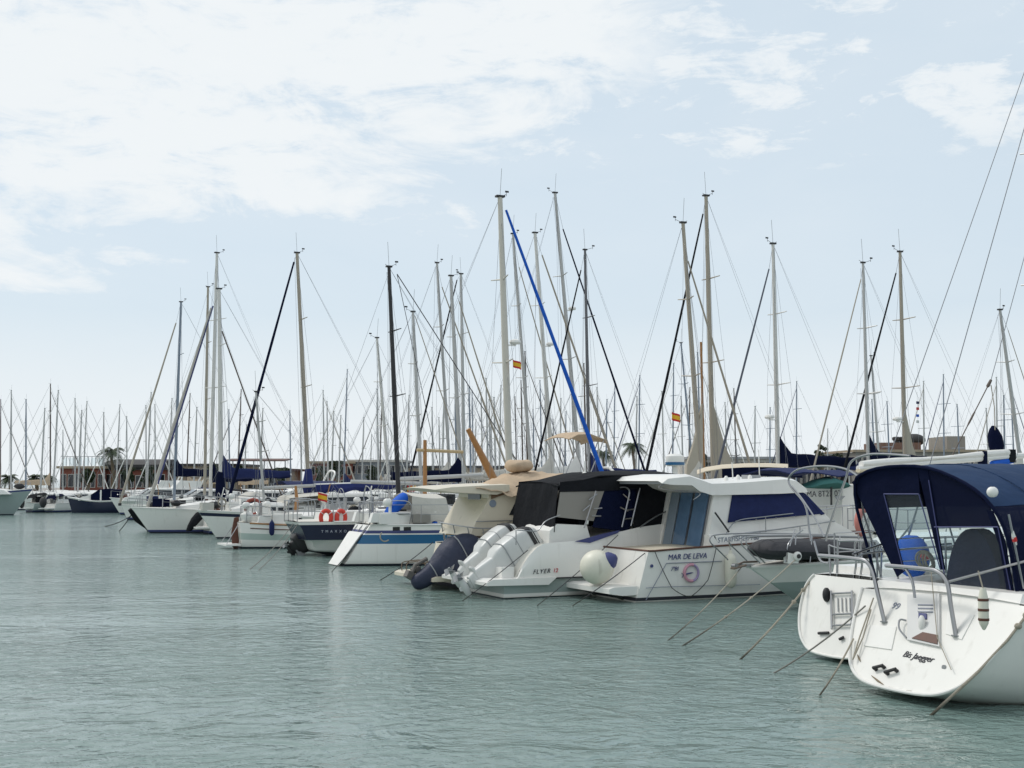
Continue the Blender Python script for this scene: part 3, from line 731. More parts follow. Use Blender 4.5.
# moulded seat backs either side of the stern locker
def tpatch(pix, h, name, m, par, bev=.012):
    top = [on_transom(x, y, h) for x, y in pix]; bot = [on_transom(x, y, -.01) for x, y in pix]
    o = MB().loft([bot, top])
    if bev: o.bevel(bev, 2)
    return o.build(name, m, par)
lk = tpatch([(909, 596), (941, 595), (941, 648), (909, 641)], .035, 'stern_locker', mat('locker_grey', (.60, .60, .59), .4, var=.06), y1)
tpatch([(914, 640), (939.5, 646), (940, 637), (925, 634)], .046, 'teak_step', DKWOOD, lk, 0)
for k, y in enumerate((606, 609.5, 613)): tpatch([(920, y), (935, y + .3), (935, y + 1.3), (920, y + 1)], .044, 'instruction_line', INKG, lk, 0)
tpatch([(921, 615), (929, 615.5), (929, 621), (921, 620.5)], .05, 'label_plate', INKN, lk, 0)
MB().ell(on_transom(925, 626, .06), (.035, .05, .10)).build('shower_head', WHITE2, lk)
tpatch([(863, 625), (897, 627), (892, 650), (864, 646)], .014, 'step_moulding', WHITE2, y1, .010)
tpatch([(948, 612), (975, 615), (962, 640), (946, 634)], .012, 'seat_moulding', WHITE2, y1, .009)
mb = MB(); mb.curve([on_transom(908, 622, .03), on_transom(903.5, 623, .07), on_transom(903, 632, .07), on_transom(908, 639, .03)], .012); mb.build('grab_handle', STEEL, y1)
for a, c in (((875.5, 670), (885.5, 667.5)), ((887, 674.5), (898.5, 671))):
    mb = MB(); p, q = on_transom(*a, .05), on_transom(*c, .05)
    mb.bar(p, q, .020); n = V3(-1, 0, KT).normalized()
    for t in (.1, .9): mb.bar(p.lerp(q, t), p.lerp(q, t) - n * .07, .024)
    mb.build('stern_cleat', BLACKP, y1)
MB().lathe([(.03, 0), (.03, .02)], on_transom(944, 668, .01), 'X').build('drain_fitting', GREYP, y1)
tx = (on_transom(930, 657) - on_transom(905, 652)); tu = V3(KT, 0, 1)
text('Bis Jaegger', .115, 'boat_name', INK, y1, on_transom(917, 659.5, .004), tx, tu, .35)
text('99', .13, 'berth_number', INKG, y1, on_transom(894.5, 609, .004), on_transom(899, 606) - on_transom(890, 604), tu, .1)
# stern rails
mb = MB(); b0 = on_transom(884.5, 622); up = V3(0, 0, 1)
top = Y1.cross(873, 573, b0.x); mb.curve([b0, b0.lerp(top, .55), top, Y1.cross(867, 562, b0.x), Y1.cross(857, 559, b0.x), Y1.cross(838, 557, b0.x + .05), Y1.cross(819, 555.5, b0.x + .1)], .027, 9)
mb.lathe([(.055, 0), (.055, .012)], b0); mb.curve([Y1.cross(858, 560, b0.x), V3(b0.x + .3, 1.42, 1.62), V3(1.6, 1.5, 1.66), V3(3.0, 1.55, 1.7)], .014)
mb.build('stern_rail', STEEL, y1)
mb = MB(); b1 = on_transom(956, 636); t1 = Y1.cross(947, 582, b1.x)
mb.curve([b1, b1.lerp(t1, .55), t1, Y1.cross(938, 572, b1.x), Y1.cross(925, 569, b1.x), Y1.cross(886, 565.5, b1.x)], .027, 9); mb.lathe([(.055, 0), (.055, .012)], b1)
mb.curve([Y1.cross(905, 568, b1.x), Y1.cross(912, 580, b1.x), Y1.cross(915, 598, b1.x)], .018)
mb.build('stern_rail', STEEL, y1)
mb = MB()
for u in (1.35, 2.3, 3.6, 5.0, 6.6, 8.0):
    for sg in (1, -1):
        p = sheer(secs, u, sg); p.y -= sg * .07; mb.bar(p, p + up * .62, .014)
for sg in (1, -1):
    P_ = [sheer(secs, u, sg) + V3(0, -sg * .07, 0) for u in (1.35, 2.3, 3.6, 5.0, 6.6, 8.0, 9.3)]
    mb.tube([p + up * .62 for p in P_], .008, 6); mb.tube([p + up * .32 for p in P_], .007, 6)
    mb.bar(Y1.cross(947, 582, b1.x) if sg < 0 else V3(b0.x + .1, 1.4, 1.62), P_[0] + up * .62, .016)
mb.build('guard_rail', STEEL, y1)
pulpit(y1, secs, 9.9)
mast_parts(y1, (7.0, 0, 1.75), (6.9, 0, 13.2), .17, ALU, 2)
shrouds(y1, (7.0, 0, 1.75), (6.9, 0, 13.2), [sheer(secs, 6.8, 1), sheer(secs, 6.8, -1)], V3(1.0, 1.2, 1.2), V3(9.8, 0, 1.4), 1.0, 2, .004, back=False)
# ---- navy cockpit tent (canopy on hoops)
UB = .95
AP = [(-.93, 1.30), (-.90, 1.72), (-.83, 2.04), (-.68, 2.28), (-.45, 2.47), (-.12, 2.62), (.30, 2.74), (.75, 2.765), (1.20, 2.74), (1.52, 2.66), (1.66, 2.55), (1.67, 2.2), (1.55, 1.75), (1.44, 1.30)]
arch = smooth([V3(0, v, z_) for v, z_ in AP], 2)
def tent_pt(q, u):
    f = (u - UB) / 2.9
    return V3(u - .10 * (q.z - 2), .35 + (q.y - .35) * (1 + .03 * f), 1.3 + (q.z - 1.3) * (1 + .02 * sin(pi * f)))
tent = thing('cockpit_tent', 'dark navy cockpit tent with a bright blue rounded top and clear panels, over the nearest yacht', 'boat tent', Y1)
tent.parent = None; del tent['label']; del tent['category']; tent.parent = y1; tent.location = (0, 0, 0); tent.rotation_euler = (0, 0, 0)
us = [UB + 2.9 * k / 8 for k in range(9)]
i0, i1 = 6, len(arch) - 7
def wob(u, i): return .012 * sin(u * 4.1 + i * 1.3)
MB().sheet([[tent_pt(arch[i], u) + V3(0, 0, wob(u, i)) for i in range(i0, i1 + 1)] for u in us], .012).build('canvas_top', BIMBLUE, tent)
MB().sheet([[tent_pt(arch[i], u) for i in range(0, i0 + 1)] for u in us[:7]], .006).build('side_panel', SMOKE, tent)
MB().sheet([[tent_pt(arch[i], u) for i in range(i1, i1 + 3)] for u in us], .010).build('side_panel', DARKNAVY, tent)
MB().sheet([[tent_pt(arch[i], u) for i in range(i1 + 2, len(arch))] for u in us], .004).build('clear_window', CLEAR, tent)
mb = MB()
for u in (UB, UB + 1.45, UB + 2.9): mb.tube([tent_pt(q, u) + V3(.05, (.35 - q.y) * .035, -.05 if q.z > 2 else 0) for q in arch], .014)
mb.build('hoop', STEEL, tent)
# aft face: opaque left strip, two clear windows, dark mesh above, edges
def af(px, py, d=0.): p = Y1.cross(px, py, UB); return V3(UB - .10 * (p.z - 2) + d, p.y, p.z)
def flat_panel(pix, name, m, d=0., th=.012):
    q = [af(x, y, d) for x, y in pix]; return MB().slab(q, (th, 0, 0)).build(name, m, tent)
flat_panel([(855, 482), (887, 493), (901, 571), (893, 577)], 'canvas_panel', DARKNAVY)
flat_panel([(855, 482), (868, 472), (893, 468), (922, 467), (922, 494), (887, 494)], 'canvas_panel', DARKNAVY, .004)
flat_panel([(887, 494), (922, 494), (929.5, 534), (938, 570), (901, 571)], 'clear_window', CLEAR, .006)
flat_panel([(922, 467), (932, 467), (942, 570), (938, 570)], 'canvas_strip', DARKNAVY, -.004)
flat_panel([(931, 468), (950, 473.5), (972, 486), (990, 505), (999, 527), (935, 527)], 'mesh_panel', TENTV, .004)
flat_panel([(935, 527), (999, 527), (1006, 560), (1008, 596), (945, 596), (941, 570)], 'clear_window', CLEAR, .006)
flat_panel([(994, 511), (1004, 540), (1010, 598), (1003, 598), (998, 545), (988, 510)], 'canvas_strip', DARKNAVY, -.002)
mb = MB(); mb.tube([tent_pt(q, UB) + V3(-.02, 0, 0) for q in arch], .022); mb.build('piping', DARKNAVY, tent)
for u in (UB + .7, UB + 2.1): MB().tube([tent_pt(arch[i], u) + V3(0, (arch[i].y - .35) * .006, .008) for i in range(i0, i1 + 1)], .007, 5).build('seam', BIMBLUE, tent)
for (x0, y0_), (x1, y1_) in (((887, 494), (901, 571)), ((922, 494), (938, 570)), ((887, 494), (922, 494)), ((933, 480), (943, 590)), ((999, 527), (1007, 590)), ((935, 527), (999, 527))):
    MB().bar(af(x0, y0_, -.012), af(x1, y1_, -.012), .008, 5).build('zip', INKN, tent)
# inside: sprayhood forward, covered wheel, blue cushion
mb = MB(); rows = []
for u, h in ((3.5, .9), (4.0, 1.0), (4.7, .75), (5.1, .4)): rows.append([(u, .2 + 1.2 * cos(a), 1.35 + h * max(0, sin(a)) ** .5) for a in [pi * k / 12 for k in range(13)]])
mb.sheet(rows, .012).build('spray_hood', NAVY, y1)
wc = Y1.cross(976, 600, 1.25)
mb = MB(); q = [V3(1.25, wc.y + .40 * cos(a) * (1.12 - .12 * sin(a)), wc.z - .05 + .92 * sin(a) ** .75) for a in [pi * k / 14 for k in range(15)]]
mb.loft([[p + V3(-.05, 0, 0) for p in q], q, [V3(1.25, wc.y, 0) * 0 + p + V3(.16, 0, 0) for p in q]]).bevel(.04, 2).build('wheel_cover', DARKNAVY, y1)
p = Y1.cross(912, 556, 2.1); MB().ell(p, (.12, .33, .30), 16, 10).build('blue_cushion', ROYAL, y1)
p = Y1.cross(925, 556, 2.0); MB().ell(p, (.05, .08, .07), 10, 7).build('red_buoy', RED, y1)
p = Y1.cross(929, 563, 1.7); mb = MB()
for k in range(5): mb.ring(p + V3(0, .02 * k, .01 * k), .11 + .012 * (k % 3), .014, (1, .2 * k - .4, .3))
mb.build('rope_coil', ROPE, y1)
mb = MB()
for a, c in (((893, 548), (915, 520)), ((901, 560), (918, 505)), ((898, 505), (893, 548))): mb.bar(Y1.cross(*a, 2.3), Y1.cross(*c, 2.3), .016)
mb.build('steering_frame', STEEL, y1)
p = Y1.side(988.5, 492, -.68); MB().ell((p.x, p.y - .06, p.z), (.075, .06, .065), 14, 9).build('deck_light', WHITE2, y1)
# horseshoe fender / danbuoy clipped to the stern quarter
def danbuoy():
    a, c = Y1.side(983, 588, -1.38), Y1.side(984, 630, -1.38); a.y = c.y
    r = thing('stern_fender', 'slim cream fender with brown bands hanging upright at the stern quarter of the nearest yacht', 'fender', loc=Y1.world(*c), deg=26); h = a.z - c.z
    mb = MB(); mb.lathe([(.012, 0), (.03, .03), (.05, .07), (.055, .12), (.055, h - .12), (.04, h - .05), (.03, h)]); mb.build('body', FENDW, r)
    for z_ in (.1, h * .45, h - .14): MB().lathe([(.058, z_), (.06, z_ + .01), (.058, z_ + .028)]).build('band', DKWOOD, r)
    MB().bar((0, 0, h), (.02, .08, h + .18), .008).build('lanyard', ROPE, r)
danbuoy()
fl = Y1.side(1016, 545, -1.0)
mb = MB(); mb.bar(fl + V3(.1, 0, -.5), fl + V3(-.1, 0, .35), .012); yb = mb.build('ensign_staff', STEEL, y1)
MB().tube([fl + V3(-.05, 0, .16), fl + V3(-.03, 0, .08), fl + V3(.0, 0, 0)], [.014, .026, .014]).build('rolled_flag', WHITEC, yb)
MB().tube([fl + V3(-.03, 0, .09), fl + V3(-.015, 0, .04)], .028).build('flag_band', RED, yb)
# ------------------------------------------------------------------ 2. second white yacht, only its stern showing
Y2o = water_at(835, 652, .15); _f = Frame(Y2o, 25); Y2 = Frame(_f.world(0, .12, 0), 25)
y2 = thing('sailing_yacht', 'white yacht showing only its rounded sloping stern and ladder, just behind the nearest yacht', 'sailing boat', Y2)
tr2 = [(0, .08), (.40, .10), (.62, .18), (.78, .30), (.90, .46), (.98, .64), (1.02, .82), (1.03, .98), (.98, 1.1), (.92, 1.16)]
secs2 = []
for i in range(23):
    s = i / 22; row = []
    for j in range(10):
        if s < .45: a = sin(pi / 2 * s / .45); w_, z_ = lerp(tr2[j][0], md[j][0] * .84, a), lerp(tr2[j][1], md[j][1], a)
        else: t = (s - .45) / .55; w_, z_ = lerp(md[j][0] * .84, bw[j][0], t ** (1.6 + .06 * j)), lerp(md[j][1], bw[j][1], t ** 1.5)
        row.append((s * 8.4 + .45 * (z_ - .08) * (1 - s) ** 4 + .5 * max(z_, 0) * s ** 3, w_, z_))
    secs2.append(row)
skin(secs2, [WHITE, ANTIF], [0] * 9, y2, ang=45); deck(secs2, WHITE2, y2, lift=.01)
mb = MB(); mb.curve([V3(.45 * (z_ - .08) - .012, sg * w_, z_) for sg, seq in ((1, tr2[::-1]), (-1, tr2[1:])) for w_, z_ in seq], .02, 8, 3); mb.build('stern_lip', WHITE2, y2)
MB().prism([(.75, 1.1), (.80, 1.3), (3.2, 1.34), (3.3, 1.78), (4.2, 1.82), (6.0, 1.5), (6.3, 1.2)], -.85, .85).bevel(.07, 3).build('cabin', WHITE2, y2)
def t2(px, py, l=0.):
    d = ray(px, py); e = V3(0, 0, EYE) - Y2.o; n = Y2.F - V3(0, 0, .45); t = (.45 * -.08 - e.dot(n)) / d.dot(n)
    return Y2.local(V3(0, 0, EYE) + d * t) + V3(-1, 0, .45).normalized() * l
mb = MB()
mb.bar(t2(833, 592, .04), t2(834, 630, .04), .018); mb.bar(t2(854, 592, .04), t2(855, 628, .04), .018)
for y in (594, 615, 626): mb.bar(t2(833.5, y + .5, .04), t2(855, y - .5, .04), .014)
mb.build('boarding_ladder', STEEL, y2)
for k in range(4): tp = [t2(x, y, .012) for x, y in ((838 + k * 4, 598), (839 + k * 4, 598), (839.5 + k * 4, 612), (838.5 + k * 4, 612))]; MB().slab(tp, (-.008, 0, 0)).build('tread_strip', GREYP, y2)
MB().ell(t2(829, 596, .05), (.06, .06, .11), 10, 8).build('stern_light', BLACKP, y2)
MB().bar(t2(820, 634, .03), t2(830, 633.5, .03), .022).build('stern_cleat', BLACKP, y2); MB().bar(t2(841, 640, .03), t2(845, 638, .03), .022).build('stern_cleat', BLACKP, y2)
mb = MB(); a = lambda x, y, u=.55: Y2.cross(x, y, u)
for x, xt, yb_, yt in ((831, 829, 584, 545), (837, 838, 584, 540)): mb.bar(a(x, yb_), a(xt, yt), .018)
for x0 in (854, 860): mb.curve([t2(x0, 625, .05), a(x0 - 1, 585), a(x0 + 2, 565), a(x0 + 1, 545), a(x0 + 4, 541), a(x0 + 14, 541), a(x0 + 17, 546), a(x0 + 17, 588)], .016)
mb.curve([a(814, 541), a(820, 560), a(829, 563)], .016); mb.curve([a(838, 541), a(862, 541), a(880, 546), a(880, 588)], .016)
mb.curve([a(829, 545), a(838, 548), a(856, 550), a(880, 552)], .012)
mb.build('stern_rail', STEEL, y2)
b2 = lambda x, y, u=1.3: Y2.cross(x, y, u)
mb = MB()
mb.curve([b2(811, 541), b2(809, 528), b2(805, 505), b2(791, 487), b2(789, 478), b2(797, 470), b2(814, 466.5), b2(832, 466.5), b2(848, 470), b2(860, 478)], .017, 8)
mb.curve([b2(824, 537), b2(816, 520), b2(803, 500), b2(792, 486)], .013)
mb.curve([b2(826, 541, 1.0), b2(828, 530, 1.0), b2(838, 500, 1.0), b2(846, 478, 1.0), b2(851, 462, 1.0), b2(866, 455, 1.0), b2(884, 454, 1.0), b2(910, 456, 1.0)], .017, 8)
mb.build('stern_arch', STEEL, y2)
p = a(866, 584, .8); MB().ell(p, (.10, .16, .08), 12, 8).build('rope_bag', mat('olive_bag', (.16, .14, .09), .9), y2)
for sg in (1, -1): rail(y2, secs2, (.9, 2.2, 3.8, 5.6, 7.2), side=sg)
pulpit(y2, secs2, 8.6)
mast_parts(y2, (6.2, 0, 1.5), (6.1, 0, 11.6), .15, ALU, 2)
shrouds(y2, (6.2, 0, 1.5), (6.1, 0, 11.6), [sheer(secs2, 4.4, 1), sheer(secs2, 4.4, -1)], V3(.8, 1, 1.2), V3(8.6, 0, 1.4), .9, 2, .004, back=False)
# ------------------------------------------------------------------ 3. grey-green hull moored bow out, black dinghy on its foredeck
_w = ROW.world(6.3, 9.35, 0)
bw_d = at(746, 569, _w.y - .9)                       # the stem head
BO = Frame((0, 0), 205)
stem = water_at(798, 606); L3 = 7.2
BO = Frame(stem - BO.F * (L3 - 1.25), 205)
hd = BO.side(746, 567, 0)
bo = thing('bow_out_boat', 'pale grey green boat moored bow out with a black covered dinghy on its foredeck', 'sailing boat', BO)
secs3 = hull_secs(L3 - .05, 2.5, .8, 1.0, 1.02, hd.z, .4, .05, .1, hd.x - (L3 - 1.25) + .05, n=20)
skin(secs3, [GREYHULL, ANTIF, WHITE2], [1, 1, 0, 0, 0, 0, 2, 2, 2], bo); deck(secs3, DECKM, bo)
rubrail(secs3, WHITE2, bo, .035); coachroof(bo, 1.6, 4.0, .9, .7, 1.0, 1.02, .4)
S3 = lambda x, y, v=.5: BO.side(x, y, v)
LB = hd.x
mb = MB()                                             # covered dinghy
q0, q1 = S3(754, 550, .3), S3(874, 551.5, .3)
ax = [q0.lerp(q1, t) for t in (0, .03, .10, .25, .5, .75, .95, 1)]
rings = []
for k, (c, rr) in enumerate(zip(ax, (.03, .14, .20, .215, .22, .215, .18, .06))):
    rings.append([c + V3(0, rr * 2.6 * cos(t), rr * (1.08 if sin(t) > 0 else .9) * sin(t) + .012 * sin(7 * t + k)) for t in [2 * pi * j / 16 for j in range(16)]])
dk = thing('covered_dinghy', 'black covered inflatable dinghy lying on the foredeck of the bow out boat', 'dinghy', loc=BO.world(q1.x, q1.y, secs3[0][-1][2]), deg=205)
o_ = V3(q1.x, q1.y, secs3[0][-1][2])
MB().loft([[p - o_ for p in r_] for r_ in rings]).build('cover', mat('charcoal_canvas', (.030, .030, .036), .75, var=.4, scale=3, bump=.9, bscale=3.5), dk)
mb = MB()
for c in ax[2:7:2]: mb.tube([c - o_ + V3(0, .50 * cos(t), .21 * sin(t)) for t in [pi * j / 10 for j in range(11)]], .010, 6)
mb.build('lashing', DKROPE, dk)
p = S3(791, 557, .75); mb = MB(); mb.box(p, (.26, .14, .24)); mb.lathe([(.07, -.04), (.09, -.02), (.09, .05), (.06, .07)], p + V3(-.08, .07, .02), 'Y'); mb.bevel(.015).build('windlass', WHITE2, bo)
MB().lathe([(.045, 0), (.045, .02)], p + V3(-.08, .135, .02), 'Y').build('windlass_drum', BLACKP, bo)
mb = MB(); e = V3(LB, 0, hd.z)
mb.box(e + V3(.08, 0, .03), (.42, .16, .05)); mb.lathe([(.05, -.06), (.05, .06)], e + V3(.27, 0, .03), 'Y'); mb.build('bow_roller', STEEL, bo)
mb = MB(); mb.tube([e + V3(.30, 0, .02), e + V3(.05, 0, .10), e + V3(-.3, 0, .10)], .02); mb.tube([e + V3(.1, -.16, .05), e + V3(.32, -.05, -.02), e + V3(.32, .05, -.02), e + V3(.1, .16, .05)], .022); mb.build('anchor', mat('rusty_steel', (.20, .16, .13), .7, .4), bo)
mb = MB()                                             # bow rails seen curling at the left
for dx, v in ((0, .55), (5, .30)):
    P_ = [S3(760 + dx, 563, v), S3(750 + dx, 553, v), S3(742 + dx, 545, v), S3(742 + dx, 540, v), S3(748 + dx, 537, v), S3(772, 535.5 + dx * .2, v), S3(810, 535.5 + dx * .2, v), S3(870, 537 + dx * .2, v)]
    mb.curve(P_, .014)
    mb.curve([V3(q.x, -q.y, q.z) for q in P_], .014)
for x in (787, 796, 812, 840): mb.bar(S3(x - 2, 562, .8), S3(x + 8 if x < 790 else x, 529 if x < 790 else 536, .7), .012)
mb.curve([S3(786, 562, .8), S3(788, 545, .8), S3(795, 536, .7), S3(803, 530, .7)], .012)
mb.build('bow_rail', STEEL, bo)
# ------------------------------------------------------------------ 4. white sport fishing boat with navy window covers
M_ = Frame(water_at(637, 603), 25); MF = Frame(M_.world(0, 1.2, 0), 25)
mf = thing('fishing_cruiser', 'white pilothouse motor boat with navy window covers, a ball fender on its swim platform', 'motor boat', MF)
us4 = [0, .08, .30, 1, 2, 3, 4, 5, 5.8, 6.4, 6.8]
secs4 = []
for u in us4:
    t = max(0, (u - 2.5) / 4.3); g = 1.2 * (1 - t ** 2.6); gl = 1.14 * (1 - t ** 1.9); sh_ = .55 if u < .05 else .80 if u < .1 else lerp(1.08, 1.34, max(0, u - .3) / 6.5)
    row = [(0, -.35 * (1 - t * .5))]
    row += [(gl * .75, -.22), (gl * .97, -.04), (gl, .03), (gl + .004, .10)]
    row += [(lerp(gl, g, .3), .22), (lerp(gl, g, .45) + .005, .38), (lerp(gl, g, .5), .40 if sh_ > .6 else .42), (lerp(gl, g, .9), lerp(.4, sh_, .8)), (max(g, .03), sh_)]
    secs4.append([(u + .55 * max(0, z_) * t ** 2 / 1.3 + (.26 * max(z_, 0) * .0), w_, z_) for w_, z_ in row])
# transom rakes forward as it rises
secs4[0] = [(min(.30, max(0, z_) * .26), w_, z_) for (_, w_, z_) in secs4[1]]
for k in (1, 2): secs4[k] = [(q[0] + .02 * k + (.10 if k == 1 else .05), q[1], secs4[2][j][2]) for j, q in enumerate(secs4[k])]
secs4[0] = [(min(.30, max(0, secs4[2][j][2]) * .27), q[1], secs4[2][j][2]) for j, q in enumerate(secs4[0])]
secs4[1] = [(q[0] + .06, q[1], q[2]) for q in secs4[0]]
secs4[2] = [(.45, q[1], q[2]) for q in secs4[2]]
skin(secs4, [WHITE, ANTIF, INK], [1, 1, 0, 2, 0, 0, 0, 0, 0], mf, ang=30); deck(secs4, mat('cream_deck', (.62, .56, .45), .6, var=.08), mf, lift=-.06, inset=.05)
mb = MB()
for sg in (1, -1): mb.tube([V3(q[-1][0], sg * (q[-1][1] + .01), q[-1][2]) for q in secs4], .022, 6)
mb.tube([V3(secs4[0][-1][0], v, secs4[0][-1][2]) for v in (-1.2, 1.2)], .022, 6); mb.build('gunwale_strip', DKWOOD, mf)
mb = MB(); mb.prism([(-.62, .20), (-.62, .30), (-.50, .335), (.2, .34), (.2, .16), (-.3, .15)], -1.12, 1.12); mb.bevel(.03, 3).build('swim_platform', WHITE2, mf)
for v in (-.6, .6): MB().bar((-.35, v, .17), (.03, v, .02), .025).build('platform_bracket', STEEL, mf)
SD = lambda x, y, v=-1.205: MF.side(x, y, v)
# inset panel line, lettering and emblem on the side
mb = MB(); mb.tube([SD(646, 600), SD(666.5, 563.3), SD(722, 561.2)], .009, 5); mb.tube([SD(646, 588), SD(662, 587), SD(760, 584.5)], .007, 5); mb.build('panel_groove', INKG, mf)
dx = SD(707, 557) - SD(667, 559)
text('MAR DE LEVA', .162, 'boat_name', INKN, mf, SD(687.5, 558.9, -1.209), dx, (0, 0, 1), .22)
text('7\u00aaBI', .12, 'registration', INKN, mf, SD(674.5, 570.6, -1.209), dx, (0, 0, 1), .3)
c = SD(691.5, 572.8, -1.210); mb = MB(); mb.ring(c, .175, .032, (0, 1, 0), .5, 4.1); em = mb.build('emblem', PINKM, mf)
MB().ring(c, .175, .026, (0, 1, 0), 4.1, 6.8).build('emblem_ring', PURP, em)
mb = MB(); mb.tube([c + V3(-.22, 0, -.045), c + V3(-.12, 0, -.02), c + V3(.0, 0, 0), c + V3(.05, 0, .0)], [.004, .02, .014, .003], 6); mb.tube([c + V3(-.25, 0, .0), c + V3(-.2, 0, -.04), c + V3(-.24, 0, -.09)], .007, 5); mb.build('emblem_fish', INKN, em)
MB().lathe([(.035, 0), (.035, .02)], SD(652, 566, -1.21), 'Y').build('through_hull', INKN, mf)
text('STARFISHER 780', .155, 'maker_lettering', INKG, mf, SD(738.5, 541, -1.16), SD(760, 537.4, -1.16) - SD(717, 540.8, -1.16), (0, 0, 1), .15)
# cabin: superstructure with side deck line, sloping windscreen, open aft doorway
VC = -1.05; C4 = lambda x, y, v=VC: MF.side(x, y, v)
prof = [C4(707, 550), C4(711, 528), C4(719, 489), C4(728, 486), C4(803, 487), C4(833, 519), C4(860, 533), C4(874, 548), C4(874, 556)]
uz = [(p.x, p.z) for p in prof]; zf = 1.02
rings = []
for f, inn in ((1, 0), (.98, .04)):
    pass
mb = MB(); out_ = [(uz[0][0], zf)] + uz[1:-1] + [(uz[-1][0], zf)]
def wid(u, z_): return 1.05 - max(0, (z_ - 1.3)) * .10 - max(0, u - 4.0) ** 2 * .045
mb.loft([[(u, -wid(u, z_), z_) for u, z_ in out_], [(u, wid(u, z_), z_) for u, z_ in out_]]); cab = mb.bevel(.03, 2).build('cabin', WHITE2, mf)
# side deck moulding that carries the lettering
rows = []
for u in (uz[0][0] + .02, 2.0, 3, 4.2, 5.2, 6.0):
    t = max(0, (u - 2.5) / 4.3); g = 1.2 * (1 - t ** 2.6) - .03; z_ = lerp(1.08, 1.34, max(0, u - .3) / 6.5)
    rows.append([(u, -g, z_ - .02), (u, -g + .02, z_ + .15 + .06 * min(1, u - 1.2)), (u, -g + .1, z_ + .24), (u, g - .1, z_ + .24), (u, g - .02, z_ + .15 + .06 * min(1, u - 1.2)), (u, g, z_ - .02)])
MB().loft(rows).bevel(.02, 2).build('side_moulding', WHITE2, mf, 30)
def cpatch(pix, name, m, par, d=.006, th=.02, sg=-1):
    q = []
    for x, y in pix:
        p = C4(x, y, -.98); q.append(V3(p.x, sg * (wid(p.x, p.z) + d), p.z))
    return MB().slab(q, (0, -sg * th, 0)).build(name, m, par)
for sg in (-1, 1): cpatch([(733.5, 493), (802, 491.5), (821, 514), (727, 522.5)], 'window_cover', NAVY, cab, sg=sg)
for sg in (-1, 1): cpatch([(803, 492), (807, 494), (826, 514), (822, 515)], 'window_cover', NAVY, cab, .008, sg=sg)
p = [C4(805, 488.5), C4(831, 517.5)]
q = [V3(p[0].x + .02, -.75, p[0].z), V3(p[1].x + .02, -.80, p[1].z), V3(p[1].x + .02, .80, p[1].z), V3(p[0].x + .02, .75, p[0].z)]
MB().slab(q, (.03, 0, .02)).build('windscreen_cover', NAVY, cab)
for sg in (-1, 1):
    for x, y in ((740, 493.5), (760, 493), (780, 492.5), (798, 492.2), (735, 521), (755, 519.5), (775, 518), (795, 516.5), (812, 515)):
        p = C4(x, y, -.98); MB().ell((p.x, sg * (wid(p.x, p.z) + .012), p.z), (.016, .008, .016), 8, 6).build('fastener', GREYP, cab)
# aft bulkhead: sliding glass door in a grey frame
ud = uz[0][0] - .03; D4 = lambda x, y: MF.cross(x, y, ud)
a, b_ = D4(676, 486), D4(708, 551)
ut = C4(719, 489).x - .04
def du(z_, o): return lerp(ud, ut, (z_ - zf) / (2.45 - zf)) - o
def dbox(v0, v1, z0, z1, o, th): return [[(du(z0, o), v0, z0), (du(z0, o), v1, z0), (du(z1, o), v1, z1), (du(z1, o), v0, z1)], [(du(z0, o) + th, v0, z0), (du(z0, o) + th, v1, z0), (du(z1, o) + th, v1, z1), (du(z1, o) + th, v0, z1)]]
MB().loft(dbox(-.97, .97, zf, 2.45, .005, .05)).build('aft_bulkhead', WHITE2, cab)
dr_ = MB()
for v0, v1 in ((-.88, -.30), (-.24, .28)): dr_.loft(dbox(v0 - .025, v1 + .025, 1.09, 2.43, .05, .03))
dr_ = dr_.build('sliding_door', STEEL, cab)
for v0, v1 in ((-.88, -.30), (-.24, .28)): MB().loft(dbox(v0 + .02, v1 - .02, 1.13, 2.39, .066, .014)).build('door_glass', BGLASS, dr_)
MB().loft(dbox(.33, .68, 1.1, 2.42, .06, .02)).build('curtain', mat('blue_grey_curtain', (.22,.27,.32), .8), cab)
MB().loft(dbox(.73, .99, 1.04, 2.44, .07, .06)).build('door_jamb', WHITE2, cab)
# roof with an upswept visor aft
R4 = lambda x, y: C4(x, y, -1.08)
pr = [R4(662, 481), R4(668, 476.5), R4(690, 474), R4(702, 478), R4(712, 481.5), R4(740, 480.5), R4(785, 477), R4(797, 479), R4(806, 486), R4(808, 490), R4(780, 491.5), R4(712, 493), R4(700, 489), R4(692, 483), R4(672, 482.5)]
mb = MB(); PR = [(p.x, p.z) for p in pr]
mb.loft([[(u, v * 1.08, z_ - (.05 if abs(v) > .9 else 0)) for u, z_ in PR] for v in (-1, -.85, -.3, .3, .85, 1)]); rf = mb.bevel(.025, 2).build('roof', WHITE2, cab)
mb = MB()
for k in range(9): u = lerp(PR[0][0] + .1, PR[2][0] + .1, k / 8); mb.box((u, 0, 2.515), (.03, 2.0, .05))
mb.build('visor_rib', GREYP, rf)
for sg in (-1, 1): MB().curve([V3(PR[0][0] + .15, sg * .95, 2.5), V3(PR[0][0] - .02, sg * .98, 2.42), V3(PR[0][0] + .3, sg * 1.0, 2.36), V3(PR[0][0] + 1.0, sg * 1.0, 2.3), V3(1.55, sg * 1.0, 2.15)], .012).build('visor_rail', STEEL, rf)
for x, y in ((736, 479), (748, 478), (760, 478)): p = R4(x, y); MB().lathe([(.05, 0), (.05, .06), (.02, .1)], V3(p.x, -.7, p.z - .03)).build('roof_light', WHITE2, rf)
p = R4(769, 478); MB().box(V3(p.x, -.4, p.z + .02), (.35, .25, .10)).bevel(.02).build('roof_hatch', GREYP, rf)
